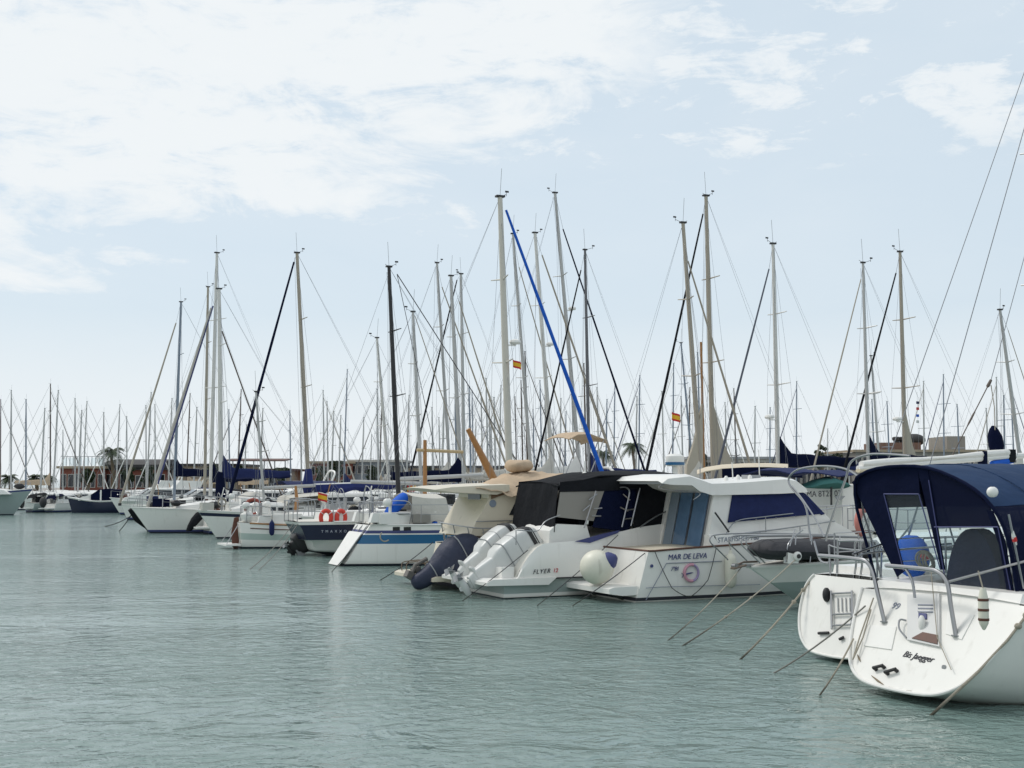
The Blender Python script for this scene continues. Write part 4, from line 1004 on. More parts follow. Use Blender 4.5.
for x, y0 in ((748, 462), (775, 449)): p, t = R4(x, 479), R4(x - 1, y0); MB().bar(V3(p.x, -.5, p.z), V3(t.x, -.5, t.z), .012).build('antenna', WHITE2, rf)
for pts, m, rr in (([(715, 512.5), (729, 532)], BLACKP, .02), ([(714, 536.5), (720, 548)], BLACKP, .028)):
    MB().tube([C4(x, y, -1.13) for x, y in pts], rr).build('rod_holder', m, mf)
mb = MB(); mb.curve([C4(733, 535, -1.12), C4(745, 533, -1.12), C4(780, 529, -1.1), C4(835, 521, -.95)], .014)
for x, y in ((760, 531), (800, 526)): mb.bar(C4(x, y, -1.1), C4(x, y + 8, -1.1), .012)
mb.build('hand_rail', STEEL, mf)
mb = MB(); B4 = lambda u, h: V3(u, -1.2 * (1 - max(0, (u - 2.5) / 4.3) ** 2.6) + .1, 1.3 + .03 * (u - 2) + h)
for sg in (1, -1):
    P_ = [B4(2.3, .05), B4(2.6, .35), B4(3.4, .42), B4(5, .48), B4(6.2, .52), B4(6.9, .52)]
    P_ = [V3(p.x, sg * -p.y, p.z) for p in P_]; mb.curve(P_, .014)
    for p in P_[2:]: mb.bar(p, p - V3(0, 0, .5), .011)
mb.build('bow_rail', STEEL, mf)
# fenders: things of their own
def ball(label, fr, c, rr):
    r = thing('ball_fender', label, 'fender', loc=fr.world(c.x, c.y, c.z - rr), deg=fr.deg - 42)
    MB().ell((0, 0, rr), (rr * 1.0, rr * 1.0, rr), 24, 16).build('body', FENDW, r)
    MB().loft([[(rr * .82 + k * .05, rr * s * cos(t), rr + rr * s * sin(t)) for t in [2 * pi * j / 18 for j in range(18)]] for k, s in ((0, .52), (1.2, .48), (2.4, .34), (3.6, .15))]).xform(Matrix.Translation((0, 0, rr)) @ Matrix.Rotation(radians(-28), 4, 'Y') @ Matrix.Translation((0, 0, -rr))).build('cap', INKN, r)
    return r
c = MF.side(597, 567, -.42); rr = 17.2 * (MF.world(*c).y) / FOC; c.z = .345 + rr
ball('big round cream ball fender with dark blue cap on the pilothouse boat swim platform', MF, V3(c.x, c.y, c.z), rr)
def fender(label, fr, top_px, bot_px, v, rr, name='fender', cat='fender'):
    a, b_ = fr.side(*top_px, v), fr.side(*bot_px, v); h = a.z - b_.z
    r = thing(name, label, cat, loc=fr.world(*b_), deg=fr.deg)
    MB().lathe([(.02, 0), (.05, .01), (rr * .8, .06), (rr, .14), (rr * 1.02, h * .5), (rr, h - .14), (rr * .75, h - .06), (.045, h - .015), (.035, h + .05), (.015, h + .055)], n=18).build('body', FENDW, r)
    MB().bar((0, 0, h + .04), (0, .06, h + .22), .009).build('lanyard', ROPE, r); return r
fender('white sausage fender hanging on the side of the white pilothouse boat', MF, (728, 553), (731, 588), -1.34, .125)
# ================================================================== MOTOR BOATS AND SMALL CRAFT OF THE FRONT ROW
def outboard(parent, A, Bp, v, m=ENGW, stripe=True, name='outboard_motor', covered=None):
    A, Bp = V3(A[0], v, A[1]), V3(Bp[0], v, Bp[1]); e = (Bp - A); Ln = e.length; e.normalize(); n = V3(-e.z, 0, e.x)
    def rr(t, a, b, w_, k=20, sq=.40):
        out = []
        for i in range(k):
            th = 2 * pi * i / k; c, s_ = cos(th), sin(th); c = math.copysign(abs(c) ** sq, c); s_ = math.copysign(abs(s_) ** sq, s_)
            out.append(A + e * (t * Ln) + n * ((a + b) / 2 + (b - a) / 2 * c) + V3(0, s_ * w_ / 2, 0))
        return out
    if covered:
        prof = [(-.06, -.10, .10, .16), (.0, -.20, .18, .34), (.12, -.22, .20, .38), (.24, -.22, .26, .46), (.36, -.34, .40, .66), (.50, -.50, .54, .86), (.66, -.56, .58, .95), (.82, -.52, .52, .92), (.94, -.40, .36, .72), (1.0, -.16, .12, .35)]
        rings = []
        for j, q in enumerate(prof):
            r_ = rr(q[0], q[1], q[2], q[3], 18, .85); c = sum(r_, V3(0, 0, 0)) / 18
            rings.append([c + (p - c) * (1 + .05 * sin(5 * i + j * 1.7) + .03 * sin(9 * i * .7 + j)) for i, p in enumerate(r_)])
        o = MB().loft(rings).build(name, covered, parent, 70, 1)
        mb = MB()
        for j in (3, 6): mb.tube([p + (p - A - e * ((p - A).dot(e))).normalized() * .012 for p in rings[j]] , .014, 6)
        mb.build('strap', GREYP, o); return o
    cow = MB().loft([rr(*q) for q in ((.46, -.22, .24, .40), (.52, -.31, .34, .52), (.64, -.36, .39, .58), (.80, -.38, .40, .60), (.93, -.36, .35, .58), (.985, -.28, .26, .48), (1, -.15, .15, .30))]).build(name, m, parent, 28)
    MB().loft([rr(*q) for q in ((.18, -.16, .16, .16), (.27, -.20, .22, .24), (.38, -.22, .24, .32), (.47, -.23, .25, .41))]).build('leg', m, cow, 50)
    MB().loft([rr(*q) for q in ((.245, -.16, .30, .22), (.258, -.18, .33, .25), (.27, -.16, .30, .22))]).build('splash_plate', m, cow)
    g = A + e * (.11 * Ln); MB().loft([rr(.16, -.12, .10, .07), rr(.21, -.13, .13, .14), rr(.25, -.12, .12, .14)]).build('strut', m, cow)
    mb = MB(); mb.tube([g - n * .26, g - n * .16, g + n * .02, g + n * .20], [.02, .07, .085, .06], 10); mb.slab([g - n * .10 + V3(0, -.012, 0), g + n * .06 + V3(0, -.012, 0), g + n * .06 - e * .13 + V3(0, -.008, 0), g - n * .01 - e * .14 + V3(0, -.008, 0)], (0, .02, 0)); mb.build('gearcase', m, cow)
    mb = MB(); mb.tube([g + n * .20, g + n * .34], [.06, .03], 8)
    for k in range(3):
        a = 2 * pi * k / 3 + .4; d = e * cos(a) + V3(0, sin(a), 0); t_ = d.cross(n)
        mb.sheet([[g + n * (.22 + .10 * q) + d * rad + t_ * (.07 * (q - .5) * 2 * sin(pi * min(1, rad / .22))) for q in (0, .5, 1)] for rad in (.04, .08, .12, .15)], .008)
    mb.build('propeller', mat('dull_steel', (.25, .26, .27), .45, .6), cow)
    if stripe:
        MB().loft([[p + (p - (A + e * (t * Ln))) * .02 for p in rr(t, a, b, w_)] for t, a, b, w_ in ((.885, -.375, .385, .60), (.945, -.345, .33, .555))]).build('cowl_band', BLACKP, cow)
        for t in (.60, .74): MB().loft([[p + (p - (A + e * (q * Ln))) * .012 for p in rr(q, -.375, .395, .595)] for q in (t, t + .008)]).build('cowl_seam', GREYP, cow)
    MB().box(A + e * (.42 * Ln) - n * .30, (.24, .30, .42), 0, -.5).bevel(.03).build('bracket', GREYP, cow)
    return cow
# ------------------------------------------------------------------ 5. white outboard motor boat with black canopy
_f = Frame(water_at(511, 599), 25); FF = Frame(_f.world(0, 1.25, 0), 25)
fb_ = thing('outboard_cruiser', 'white motor boat with two white outboards and a black canopy', 'motor boat', FF)
F5 = lambda x, y, v=-1.25: FF.side(x, y, v)
shp = [(F5(518, 576).x, .46), (F5(522, 567).x, .66), (F5(530, 555).x, .92), (F5(538, 547).x, 1.10), (F5(545, 543).x, 1.18), (1.57, 1.22), (2.4, 1.34), (3.25, 1.50), (4.3, 1.61), (5.4, 1.66), (6.4, 1.66), (7.1, 1.62)]
secs5 = []
for u, sz in shp:
    t = max(0, (u - 2.8) / 4.3); g = 1.25 * (1 - t ** 2.8); gl = 1.16 * (1 - t ** 2.0)
    mid = lerp(gl, g, .5)
    secs5.append([(u + .5 * max(0, z_) * t ** 2, w_, z_) for w_, z_ in ((0, -.35), (gl * .8, -.2), (gl, .02), (gl, .10), (lerp(gl, g, .25), .28), (max(mid - .02, .01), .40), (max(mid + .04, .02), .43), (max(g, .03), lerp(.43, sz, .35)), (max(g * 1.0, .03), lerp(.43, sz, .75)), (max(g * .965, .02), sz))])
s0 = [(q[0] - .30 if j < 6 else q[0] - .02, q[1], q[2]) for j, q in enumerate(secs5[0])]
skin([s0] + secs5, [WHITE, ANTIF, GREYHULL, INK], [1, 1, 0, 2, 2, 3, 0, 0, 0], fb_, ang=32)
deck(secs5, DECKM, fb_, lift=-.04, inset=.06)
MB().prism([(F5(486, 584).x, .30), (F5(486, 584).x, .37), (F5(492, 581).x, .43), (F5(558, 577.5).x - .05, .44), (F5(552, 583).x - .1, .28)], -1.30, 1.30).bevel(.025, 2).build('swim_platform', WHITE2, fb_)
text('FLYER', .135, 'maker_lettering', INK, fb_, F5(541.5, 573.4, -1.262), F5(555, 571) - F5(530, 573), (0, 0, 1), .35, 1.25)
text('12', .125, 'maker_lettering', INKR, fb_, F5(555.5, 572.3, -1.262), F5(555, 571) - F5(530, 573), (0, 0, 1), .2)
mb = MB(); mb.slab([F5(575, 541.5, -1.256), F5(590, 543, -1.256), F5(618, 533, -1.256), F5(620, 530, -1.256), F5(600, 534.5, -1.256)], (0, .02, 0)); mb.build('side_inlay', INKN, fb_)
mb = MB()
for sg in (1, -1): mb.tube([V3(q[6][0], sg * (q[6][1] + .012), q[6][2] - .012) for q in [s0] + secs5[:-1]], .016, 6)
mb.build('rub_strip', BLACKP, fb_)
# cockpit furniture seen under the canopy
MB().prism([(1.0, 1.15), (1.02, 1.45), (1.2, 1.60), (1.95, 1.56), (2.05, 1.25)], -1.10, .3).bevel(.06, 3).build('aft_seat', WHITE2, fb_)
MB().prism([(4.3, 1.4), (3.6, 1.5), (3.9, 2.25), (4.6, 2.3), (6.2, 1.75), (6.6, 1.5)], -.75, .75).bevel(.06, 2).build('cabin', WHITE2, fb_)
# canopy
VR = -1.08; C5 = lambda x, y, v=VR: FF.side(x, y, v)
ct = [C5(557, 484), C5(575, 479), C5(600, 473.5), C5(640, 472.5), C5(668, 473), C5(692, 475.5)]
rows = [[(p.x + .12 * (1 - abs(s_)), s_ * 1.10, p.z + .05 - .10 * s_ * s_ + .012 * sin(k * 2.3 + s_ * 4)) for s_ in (-1, -.8, -.4, 0, .4, .8, 1)] for k, p in enumerate(ct)]
cn = MB().sheet(rows, .03).build('canopy', BLACKC, fb_)
def drape(pix, nm, m, v, par=cn, th=.01):
    q = [C5(x, y, VR) for x, y in pix]; return MB().slab([V3(p.x, v + .03 * (p.z - 1.6), p.z) for p in q], (0, .01 * (1 if v < 0 else -1), 0)).build(nm, m, par)
for v in (-1.12, 1.06):
    drape([(560, 482), (640, 474), (640, 489), (603, 491), (559, 492)], 'side_curtain', BLACKC, v - .003)
    drape([(560, 492), (604, 491), (593, 521), (556, 517)], 'clear_window', clear_mat('beige_vinyl', (.33, .31, .28), .72, .3), v + .01)
    drape([(638, 474), (692, 476), (698, 490), (700, 523), (672, 526), (632, 532)], 'side_curtain', BLACKC, v - .006)
    drape([(603, 491), (640, 487), (628, 532), (592, 527)], 'mesh_curtain', SMOKE, v + .02)
_ub, _ut = C5(553, 526).x, C5(559, 484).x
MB().sheet([[V3(lerp(_ub, _ut, t) + .02 * sin(v * 9 + t * 3), v * (1 - .04 * t), lerp(1.42, 2.50, t)) for v in [-1.12 + 2.2 * q / 12 for q in range(13)]] for t in [k / 5 for k in range(6)]], .01).build('aft_curtain', BLACKC, cn)
MB().slab([V3(4.2, -1.05, 1.45), V3(4.1, -1.05, 2.6), V3(4.1, 1.05, 2.6), V3(4.2, 1.05, 1.45)], (.01, 0, 0)).build('front_curtain', BLACKC, cn)
MB().lathe([(.05, 0), (.05, .004)], FF.cross(548.5, 507, _ub + .20) + V3(-.05, 0, 0), 'X', 8).build('curtain_badge', PALE, cn)
mb = MB()
for pa, pb in (((584, 528), (596, 491)), ((592, 516), (601, 516)), ((594, 509), (602, 508)), ((589, 500), (597, 494)), ((583, 511), (590, 505))): mb.bar(C5(*pa, -1.2), C5(*pb, -1.2), .016)
mb.build('ladder_frame', STEEL, fb_)
mb = MB()
mb.curve([C5(622, 527, -1.2), C5(627, 505, -1.2), C5(629.5, 492, -1.2), C5(626, 487.5, -1.2), C5(620, 487.5, -1.2)], .018); mb.bar(C5(631, 526, -1.2), C5(640, 488, -1.2), .018)
for pa, pb in (((624, 519), (633, 518)), ((626, 510), (635, 509)), ((620, 507), (628, 511)), ((623, 494), (630, 500))): mb.bar(C5(*pa, -1.2), C5(*pb, -1.2), .016)
mb.build('ladder_frame', STEEL, fb_)
mb = MB(); mb.curve([C5(640, 527, -1.22), C5(655, 517, -1.22), C5(668, 511, -1.22), C5(680, 508.5, -1.22)], .018); mb.build('hand_rail', STEEL, fb_)
mb = MB(); mb.curve([C5(517, 530, -1.2), C5(530, 531, -1.2), C5(538, 530.5, -1.2), C5(546, 521, -1.2), C5(560, 515, -1.2)], .012); mb.bar(C5(516, 530, -1.2), C5(516, 545, -1.2), .012); mb.build('stern_rail', STEEL, fb_)
MB().lathe([(.09, 0), (.11, .03), (.06, .08), (.03, .09), (.02, .35)], C5(585, 476, -.3)).build('antenna_mount', WHITE2, cn)
# the two engines
for v, dx, dy in ((-.55, 0, 0), (.30, 2, 3)):
    a_, c_ = FF.side(456 + 0, 594, v), FF.side(537, 536, v)
    if v > 0: a_, c_ = FF.side(462 - 13, 586, v), FF.side(517, 532, v)
    outboard(fb_, (a_.x, a_.z), (c_.x, c_.z), v)
MB().box((.02, -.1, .52), (.30, 1.9, .30)).bevel(.04).build('engine_well', WHITE2, fb_)
# ------------------------------------------------------------------ 6. cream cabin boat with beige canvas and a covered outboard
_f = Frame(water_at(462, 590), 25); CF = Frame(_f.world(.15, 1.4, 0), 25)
cb = thing('cabin_boat', 'cream cabin motor boat with beige canvas over its roof and a navy covered outboard', 'motor boat', CF)
C6 = lambda x, y, v=-1.0: CF.side(x, y, v)
secs6 = hull_secs(7.4, 2.8, .96, .98, 1.02, 1.35, .4, -.15, .28, .8)
skin(secs6, [CREAM, ANTIF], [1, 1, 1, 0, 0, 0, 0, 0, 0], cb); deck(secs6, mat('cream_deck', (.62, .56, .45), .6), cb); rubrail(secs6, WHITE2, cb, .03)
MB().prism([(-.85, .20), (-.85, .28), (-.75, .32), (.15, .32), (.15, .2)], -1.32, 1.32).bevel(.025, 2).build('swim_platform', CREAM, cb)
mb = MB()
for v in (-1.0, -.5, .1, .7, 1.05): mb.curve([V3(-.75, v, .32), V3(-.75, v, .50), V3(-.55, v, .55), V3(-.2, v, .55), V3(-.1, v, .35)], .014)
mb.build('platform_rail', mat('rusty_steel', (.20, .16, .13), .7, .4), cb)
mb = MB(); z_ = C6(410, 532, 1.0).z
P_ = [V3(.35, 1.12, 1.5), V3(.2, .8, 1.5), V3(.2, -.9, 1.45), V3(.5, -1.12, 1.42), V3(1.4, -1.14, 1.42)]
mb.curve(P_, .016)
for p in (P_[0], P_[1], V3(.2, 0, 1.47), P_[2], P_[3], P_[4]): mb.bar(p, V3(p.x + .1, p.y, 1.0), .014)
mb.build('stern_rail', STEEL, cb)
mb = MB(); pf = [C6(470, 536), C6(476, 522), C6(492, 494), C6(500, 492), C6(545, 489), C6(560, 500), C6(585, 530)]
mb.prism([(p.x, p.z) for p in pf] , -1.0, 1.0); cab6 = mb.bevel(.05, 2).build('cabin', CREAM, cb)
for sg in (-1, 1): MB().slab([V3(p.x, sg * 1.004, p.z) for p in (C6(519, 494), C6(541, 493), C6(560, 514), C6(509, 515))], (0, sg * .012, 0)).build('window', DGLASS, cab6)
MB().lathe([(.09, 0), (.09, .02)], C6(493, 503.5, -1.02), 'Y').build('porthole', mat('grey_blue_glass', (.24, .28, .34), .2), cab6)
ua = pf[0].x - .02; D6 = lambda x, y: CF.cross(x, y, pf[2].x - .04)
mb = MB(); mb.slab([(pf[2].x - .06, -.95, 1.2), (pf[2].x - .06, .95, 1.2), (pf[2].x - .06, .95, 2.25), (pf[2].x - .06, -.95, 2.25)], (.03, 0, 0)); mb.build('aft_bulkhead', CREAM, cab6)
MB().box((pf[2].x - .08, -.1, 1.75), (.02, .75, .95)).build('cabin_door', mat('grey_door_glass', (.10, .12, .14), .15), cab6)
MB().slab([V3(p.x, p.y, p.z) for p in (CF.side(445, 535, 1.0), CF.side(462, 494, 1.0), CF.side(478, 494, 1.0), CF.side(478, 535, 1.0))], (0, -.03, 0)).build('side_wing', CREAM, cab6)
rp = [C6(428, 488), C6(445, 485.5), C6(484, 483.5), C6(503, 483), C6(503, 489), C6(490, 493), C6(445, 490.5)]
MB().loft([[(p.x + .12 * v * v, v * 1.12, p.z - .04 * v * v) for p in rp] for v in (-1, -.6, 0, .6, 1)]).bevel(.02).build('roof', CREAM, cab6)
MB().box((.9, -.1, 1.22), (.04, 1.3, .30)).build('cockpit_board', DKWOOD, cb)
mb = MB(); mb.tube([C6(476, 521.5, -1.04), C6(515, 520.5, -1.04)], .012); mb.tube([C6(482, 533, -1.04), C6(512, 521, -1.04)], .010); mb.build('hand_rail', STEEL, cb)
# beige canvas over the roof, with a rolled bundle on top
q6 = lambda x, y, v: CF.side(x, y, v)
rows = [[q6(476, 488, -1.17), q6(478, 486, -.6), q6(480, 485, 0), q6(478, 485, .9)],
        [q6(497, 491.5, -1.18), q6(498, 481, -.6), q6(500, 476.5, 0), q6(496, 479.5, 1.0)],
        [q6(516, 496, -1.2), q6(515, 477, -.6), q6(518, 471.5, 0), q6(513, 475, 1.0)],
        [q6(532, 487, -1.2), q6(534, 475, -.6), q6(536, 472, 0), q6(530, 474, 1.0)],
        [q6(558, 479, -1.15), q6(561, 476.5, -.6), q6(562, 475, 0), q6(556, 475.5, 1.0)],
        [q6(585, 478, -1.1), q6(586, 476, -.6), q6(588, 475, 0), q6(582, 476, 1.0)]]
RW = []
for row in rows: RW.append(smooth(row, 4))
cols = [smooth([r_[j] for r_ in RW], 4) for j in range(len(RW[0]))]
MB().sheet([[cols[j][i] + V3(0, 0, .022 * sin(i * 1.7 + j * .8) + .02 * sin(j * 2.3 + i * .5) + .012 * sin(i * 4.1 - j * 3.3)) for j in range(len(cols))] for i in range(len(cols[0]))], .015).build('roof_canvas', BEIGE, cb, 60)
MB().slab([q6(491, 491, -1.05), q6(510, 489, -1.05), q6(506, 494, -1.05), q6(491.5, 499, -1.05)], (0, .015, 0)).build('canvas_flap', mat('brown_canvas', (.16, .10, .06), .9), cb)
c = q6(519, 466, -.2); MB().loft([[c + V3(dx, .30 * s_ * cos(t) * 1.1, .17 * s_ * (sin(t) + .12 * sin(3 * t + dx * 8))) for t in [2 * pi * k / 16 for k in range(16)]] for dx, s_ in ((-.34, .45), (-.30, .75), (-.20, 1.02), (-.12, .88), (-.02, 1.08), (.08, .90), (.18, 1.02), (.28, .78), (.33, .5))]).build('canvas_bundle', BEIGE, cb, 60, 1)
a_, c_ = CF.side(417, 583, -1.05), CF.side(484, 545, -1.05); print('covered ob', a_, c_)
outboard(cb, (a_.x, a_.z), (c_.x, c_.z), -1.0, covered=SLATE)
p = CF.side(411, 576, -.9); mb = MB(); mb.box(p, (.30, .16, .16), .2, .5); mb.tube([p, p + V3(.1, 0, .25), p + V3(.4, 0, .4)], .05); mb.box(p + V3(.14, .05, .14), (.16, .2, .12), .4, -.4); mb.bevel(.02).build('motor_bracket', mat('corroded_metal', (.16, .15, .14), .6, .5, var=.4, scale=12), cb)
# ------------------------------------------------------------------ 7. blue banded sailing boat
_f = Frame(water_at(349, 567), 25); BF = Frame(_f.world(-.05, .85, 0), 25)
bl = thing('sailing_boat', 'white sailing boat with broad blue band and a long raked white stern', 'sailing boat', BF)
secs7 = hull_secs(8.6, 2.8, .50, 1.22, 1.22, 1.45, .4, -.06, .62, .8)
zz = (None, 0, .05, .09, .62, .72, .82, .93, 1.0, 1.0)
for r_ in secs7:
    f = r_[-1][2]
    for j, zv in ((4, .20), (5, .66), (6, .93), (7, .97), (8, 1.06)):
        w5 = r_[j][1]; r_[j] = (r_[j][0] + (zv - r_[j][2]) * .62 * max(0, 1 - r_[j][0] / 8.6) ** 3, w5, zv)
skin(secs7, [WHITE, ANTIF, BLUEGEL, INKN], [1, 1, 1, 0, 0, 2, 0, 3, 0], bl); deck(secs7, DECKM, bl); rubrail(secs7, WHITE2, bl, .03)
B7 = lambda x, y, v=-1.3: BF.side(x, y, v)
for k, x in enumerate((393, 404)): MB().slab([B7(x, 527, -1.33), B7(x + 7, 526.8, -1.34), B7(x + 7, 530.5, -1.34), B7(x, 530.8, -1.33)], (0, .03, 0)).build('hull_window', DGLASS, bl)
mb = MB(); s_ = secs7[0]
mb.slab([V3(.54, -.62, 1.0), V3(.54, .62, 1.0), V3(-.12, .50, .06), V3(-.12, -.50, .06)], (-.05, 0, -.03)); mb.bevel(.02).build('stern_panel', WHITE2, bl)
mb = MB()
for v in (-.45, .0, .45): mb.curve([V3(.85, v, 1.3), V3(.62, v, 1.05), V3(.35, v, .62), V3(.12, v, .25)], .016)
mb.build('stern_ladder', GREYP, bl)
pushpit(bl, secs7, .68, .016)
for sg in (1, -1): rail(bl, secs7, (.9, 2.2, 3.6, 5.2, 6.8), side=sg)
coachroof(bl, 3.1, 6.9, 1.05, .6, 1.26, 1.35, .5)
mb = MB(); mb.prism([(.95, 1.25), (1.0, 1.55), (3.1, 1.62), (3.2, 1.25)], -.95, .95); mb.bevel(.04).build('cockpit_coaming', WHITE2, bl)
a7 = B7(411, 523, -.95); t7 = B7(413, 496, -.95); t8 = B7(447, 498, -.95); e7 = B7(449, 520, -.95)
rows = []
for k in range(7):
    t = k / 6; rows.append([a7.lerp(e7, t) + V3(0, -.05, .02 * sin(k * 2)), a7.lerp(t7, .5).lerp(e7.lerp(t8, .5), t) + V3(0, -.02 + .04 * sin(k * 1.9), 0), t7.lerp(t8, t) + V3(0, .08, -.04 * sin(pi * t)), t7.lerp(t8, t) + V3(.0, .9, .12 - .03 * sin(pi * t)), t7.lerp(t8, t) + V3(0, 1.7, 0), a7.lerp(e7, t) + V3(0, 1.85, 0)])
MB().sheet(rows, .012).build('cockpit_awning', GREYC, bl, 60)
mb = MB(); mb.box(B7(455, 508, -.9) + V3(0, .9, 0), (.06, 1.7, .85)); mb.build('dodger_window', DGLASS, bl)
mb = MB(); q = [B7(386, 518, -.6), B7(390, 513, -.6), B7(397, 505, -.6), B7(404, 498, -.6), B7(407, 494, -.6)]
mb.loft([[p + V3(-.02, rr_ * 1.3 * cos(t), 0) + (V3(-.6, 0, .75) * rr_ * sin(t)) for t in [2 * pi * k / 12 for k in range(12)]] for p, rr_ in zip(smooth(q, 2), (.04, .13, .17, .19, .20, .20, .18, .13, .03))])
mb.build('rolled_sail_bag', ROYAL, bl, 60)
mb = MB(); mb.ell(B7(433, 526, -.8) + V3(0, -.1, .05), (.12, .12, .12)); mb.build('blue_buoy', ROYAL, bl)
mb = MB(); mb.ring(B7(384, 536, -1.2) + V3(0, -.12, 0), .16, .02, (0, 1, .2), -pi, 0); mb.build('hanging_rope', ROPE, bl)
# ------------------------------------------------------------------ 8. navy hulled boat with horseshoe buoys
_f = Frame(water_at(322, 557), 25); NF = Frame(_f.world(0, 1.0, 0), 25)
nb = thing('sailing_boat', 'navy hulled sailing boat with two orange horseshoe buoys on its stern rail', 'sailing boat', NF)
secs8 = hull_secs(9.2, 3.0, .58, 1.16, 1.18, 1.45, .4, .12, -.70, .9)
for r_ in secs8:
    for j, zv in ((5, .52), (6, .56), (7, .80), (8, 1.0)): r_[j] = (r_[j][0], r_[j][1], max(zv, r_[j][2] if j > 6 else zv))
skin(secs8, [NAVYGEL, ANTIF, WHITE2], [1, 1, 2, 2, 2, 2, 0, 0, 2], nb); deck(secs8, DECKM, nb); rubrail(secs8, WHITE2, nb, .035)
coachroof(nb, 3.2, 7.2, 1.05, .6, 1.2, 1.3, .5); MB().prism([(.3, 1.2), (.35, 1.5), (3.2, 1.55), (3.3, 1.2)], -1.0, 1.0).bevel(.05).build('cockpit_coaming', WHITE2, nb)
pushpit(nb, secs8, .7, .018, -.0)
for sg in (1, -1): rail(nb, secs8, (1.2, 2.6, 4.2, 6, 7.6), side=sg)
N8 = lambda x, y, v=-1.1: NF.side(x, y, v)
text('T M A X X O', .12, 'boat_name', PALE, nb, NF.side(334, 532.5, -1.30), NF.F * 0 + V3(1, -.08, 0), (0, 0, 1), 0, 1.3)
for x, w_ in ((326, 1), (341, .9)):
    c = N8(x, 517, -1.0); r = thing('horseshoe_buoy', 'orange horseshoe buoy on the navy boat rail, %s of the pair' % ('nearer the stern, at left' if x < 330 else 'farther right'), 'lifebuoy', loc=NF.world(c.x, c.y, c.z - .3), deg=25 + (8 if x > 330 else -14), group='horseshoe buoys on the navy boat')
    mb = MB(); mb.tube([V3(.17 * w_ * cos(t), 0, .28 + .23 * sin(t)) if True else 0 for t in [radians(-42) + radians(264) * k / 16 for k in range(17)]], [.045] + [.075] * 15 + [.045], 10); mb.build('float', ORANGE, r)
    for t in (radians(40), radians(140)): MB().ring((.17 * w_ * cos(t), 0, .28 + .23 * sin(t)), .08, .012, (-sin(t), 0, cos(t))).build('strap', WHITEC, r)
# white tender and tilted black outboard at its foot
td_o = water_at(310, 554); TDF = Frame(td_o, 25)
td = thing('dinghy', 'small upturned pale tender tied under the navy hull', 'dinghy', TDF)
MB().loft([[(u, w_ * cos(t), .12 + h * sin(t)) for t in [pi * k / 10 for k in range(11)]] for u, w_, h in ((-.35, .35, .25), (-.25, .55, .55), (.1, .62, .68), (.7, .64, .60), (1.4, .60, .5), (2.0, .4, .4), (2.3, .08, .2))], closed=False).build('hull', WHITE2, td)
MB().curve([(-.3, -.6, .14), (1, -.68, .16), (2.2, -.15, .2)], .035).build('rub_rail', GREYP, td)
ob = thing('outboard_motor', 'tilted black outboard motor with a white bracket beside the pale tender', 'outboard motor', TDF)
a_, c_ = TDF.side(289, 552, -.4), TDF.side(304, 540, -.4)
o_ = outboard(ob, (a_.x, a_.z), (c_.x, c_.z), -.4, m=BLACKP, stripe=False, name='cowl')
# ------------------------------------------------------------------ 9. small white double ender with a brown rudder
_f = Frame(water_at(243, 549), 25); WF = Frame(_f.world(0, .55, 0), 25)
wb = thing('sailing_boat', 'small pale wooden boat with dark brown rudder and a little stern platform', 'sailing boat', WF)
secs9 = hull_secs(6.4, 2.2, .42, .98, .86, 1.15, .4, -.1, -.12, .5)
skin(secs9, [WHITE, ANTIF, mat('pale_green_band', (.42, .50, .46), .4)], [1, 1, 1, 0, 0, 2, 0, 0, 0], wb); deck(secs9, DECKM, wb); rubrail(secs9, WOOD, wb, .03); rubrail(secs9, DKWOOD, wb, .02, 7)
MB().prism([(-.10, -.2), (-.28, .1), (-.32, .6), (-.22, 1.15), (-.05, 1.18), (-.02, .4)], -.035, .035).build('rudder', DKWOOD, wb)
MB().box((-.40, 0, .16), (.55, 1.5, .06)).build('stern_platform', WHITE2, wb); coachroof(wb, 1.9, 4.6, .75, .5, .88, .95, .4, nwin=3)
pushpit(wb, secs9, .6, .016, .25); pulpit(wb, secs9, 6.3)
mb = MB()
for v in (-.5, .5): mb.bar((-.6, v, .2), (-.1, v * .6, .95), .014)
mb.build('platform_stay', STEEL, wb)
def fendat(label, fr, u, v, z0, h, rr, m=None):
    r = thing('fender', label, 'fender', loc=fr.world(u, v, z0), deg=fr.deg)
    MB().lathe([(.02, 0), (rr * .8, .05), (rr, .12), (rr, h - .12), (rr * .75, h - .05), (.03, h), (.015, h + .05)], n=14).build('body', m or FENDW, r); MB().bar((0, 0, h + .03), (0, .05, h + .2), .010).build('lanyard', ROPE, r)
p = WF.side(271, 530, -1.0); fendat('dark navy fender on the small pale wooden boat', WF, p.x, -1.12, .50, .55, .10, NAVY)
mb = thing('mizzen_spar', 'short varnished brown post standing behind the small wooden boat', 'spar', loc=at(296.5, 520, 51.5) * 1)
MB().tube([(0, 0, -.15), (-.02, 0, .4), (.0, 0, .8), (-.05, 0, 1.35)], [.11, .09, .075, .05], 10).build('post', WOOD, mb); MB().lathe([(.13, -.15), (.13, .12)], (0, 0, 0)).build('collar', DKWOOD, mb)
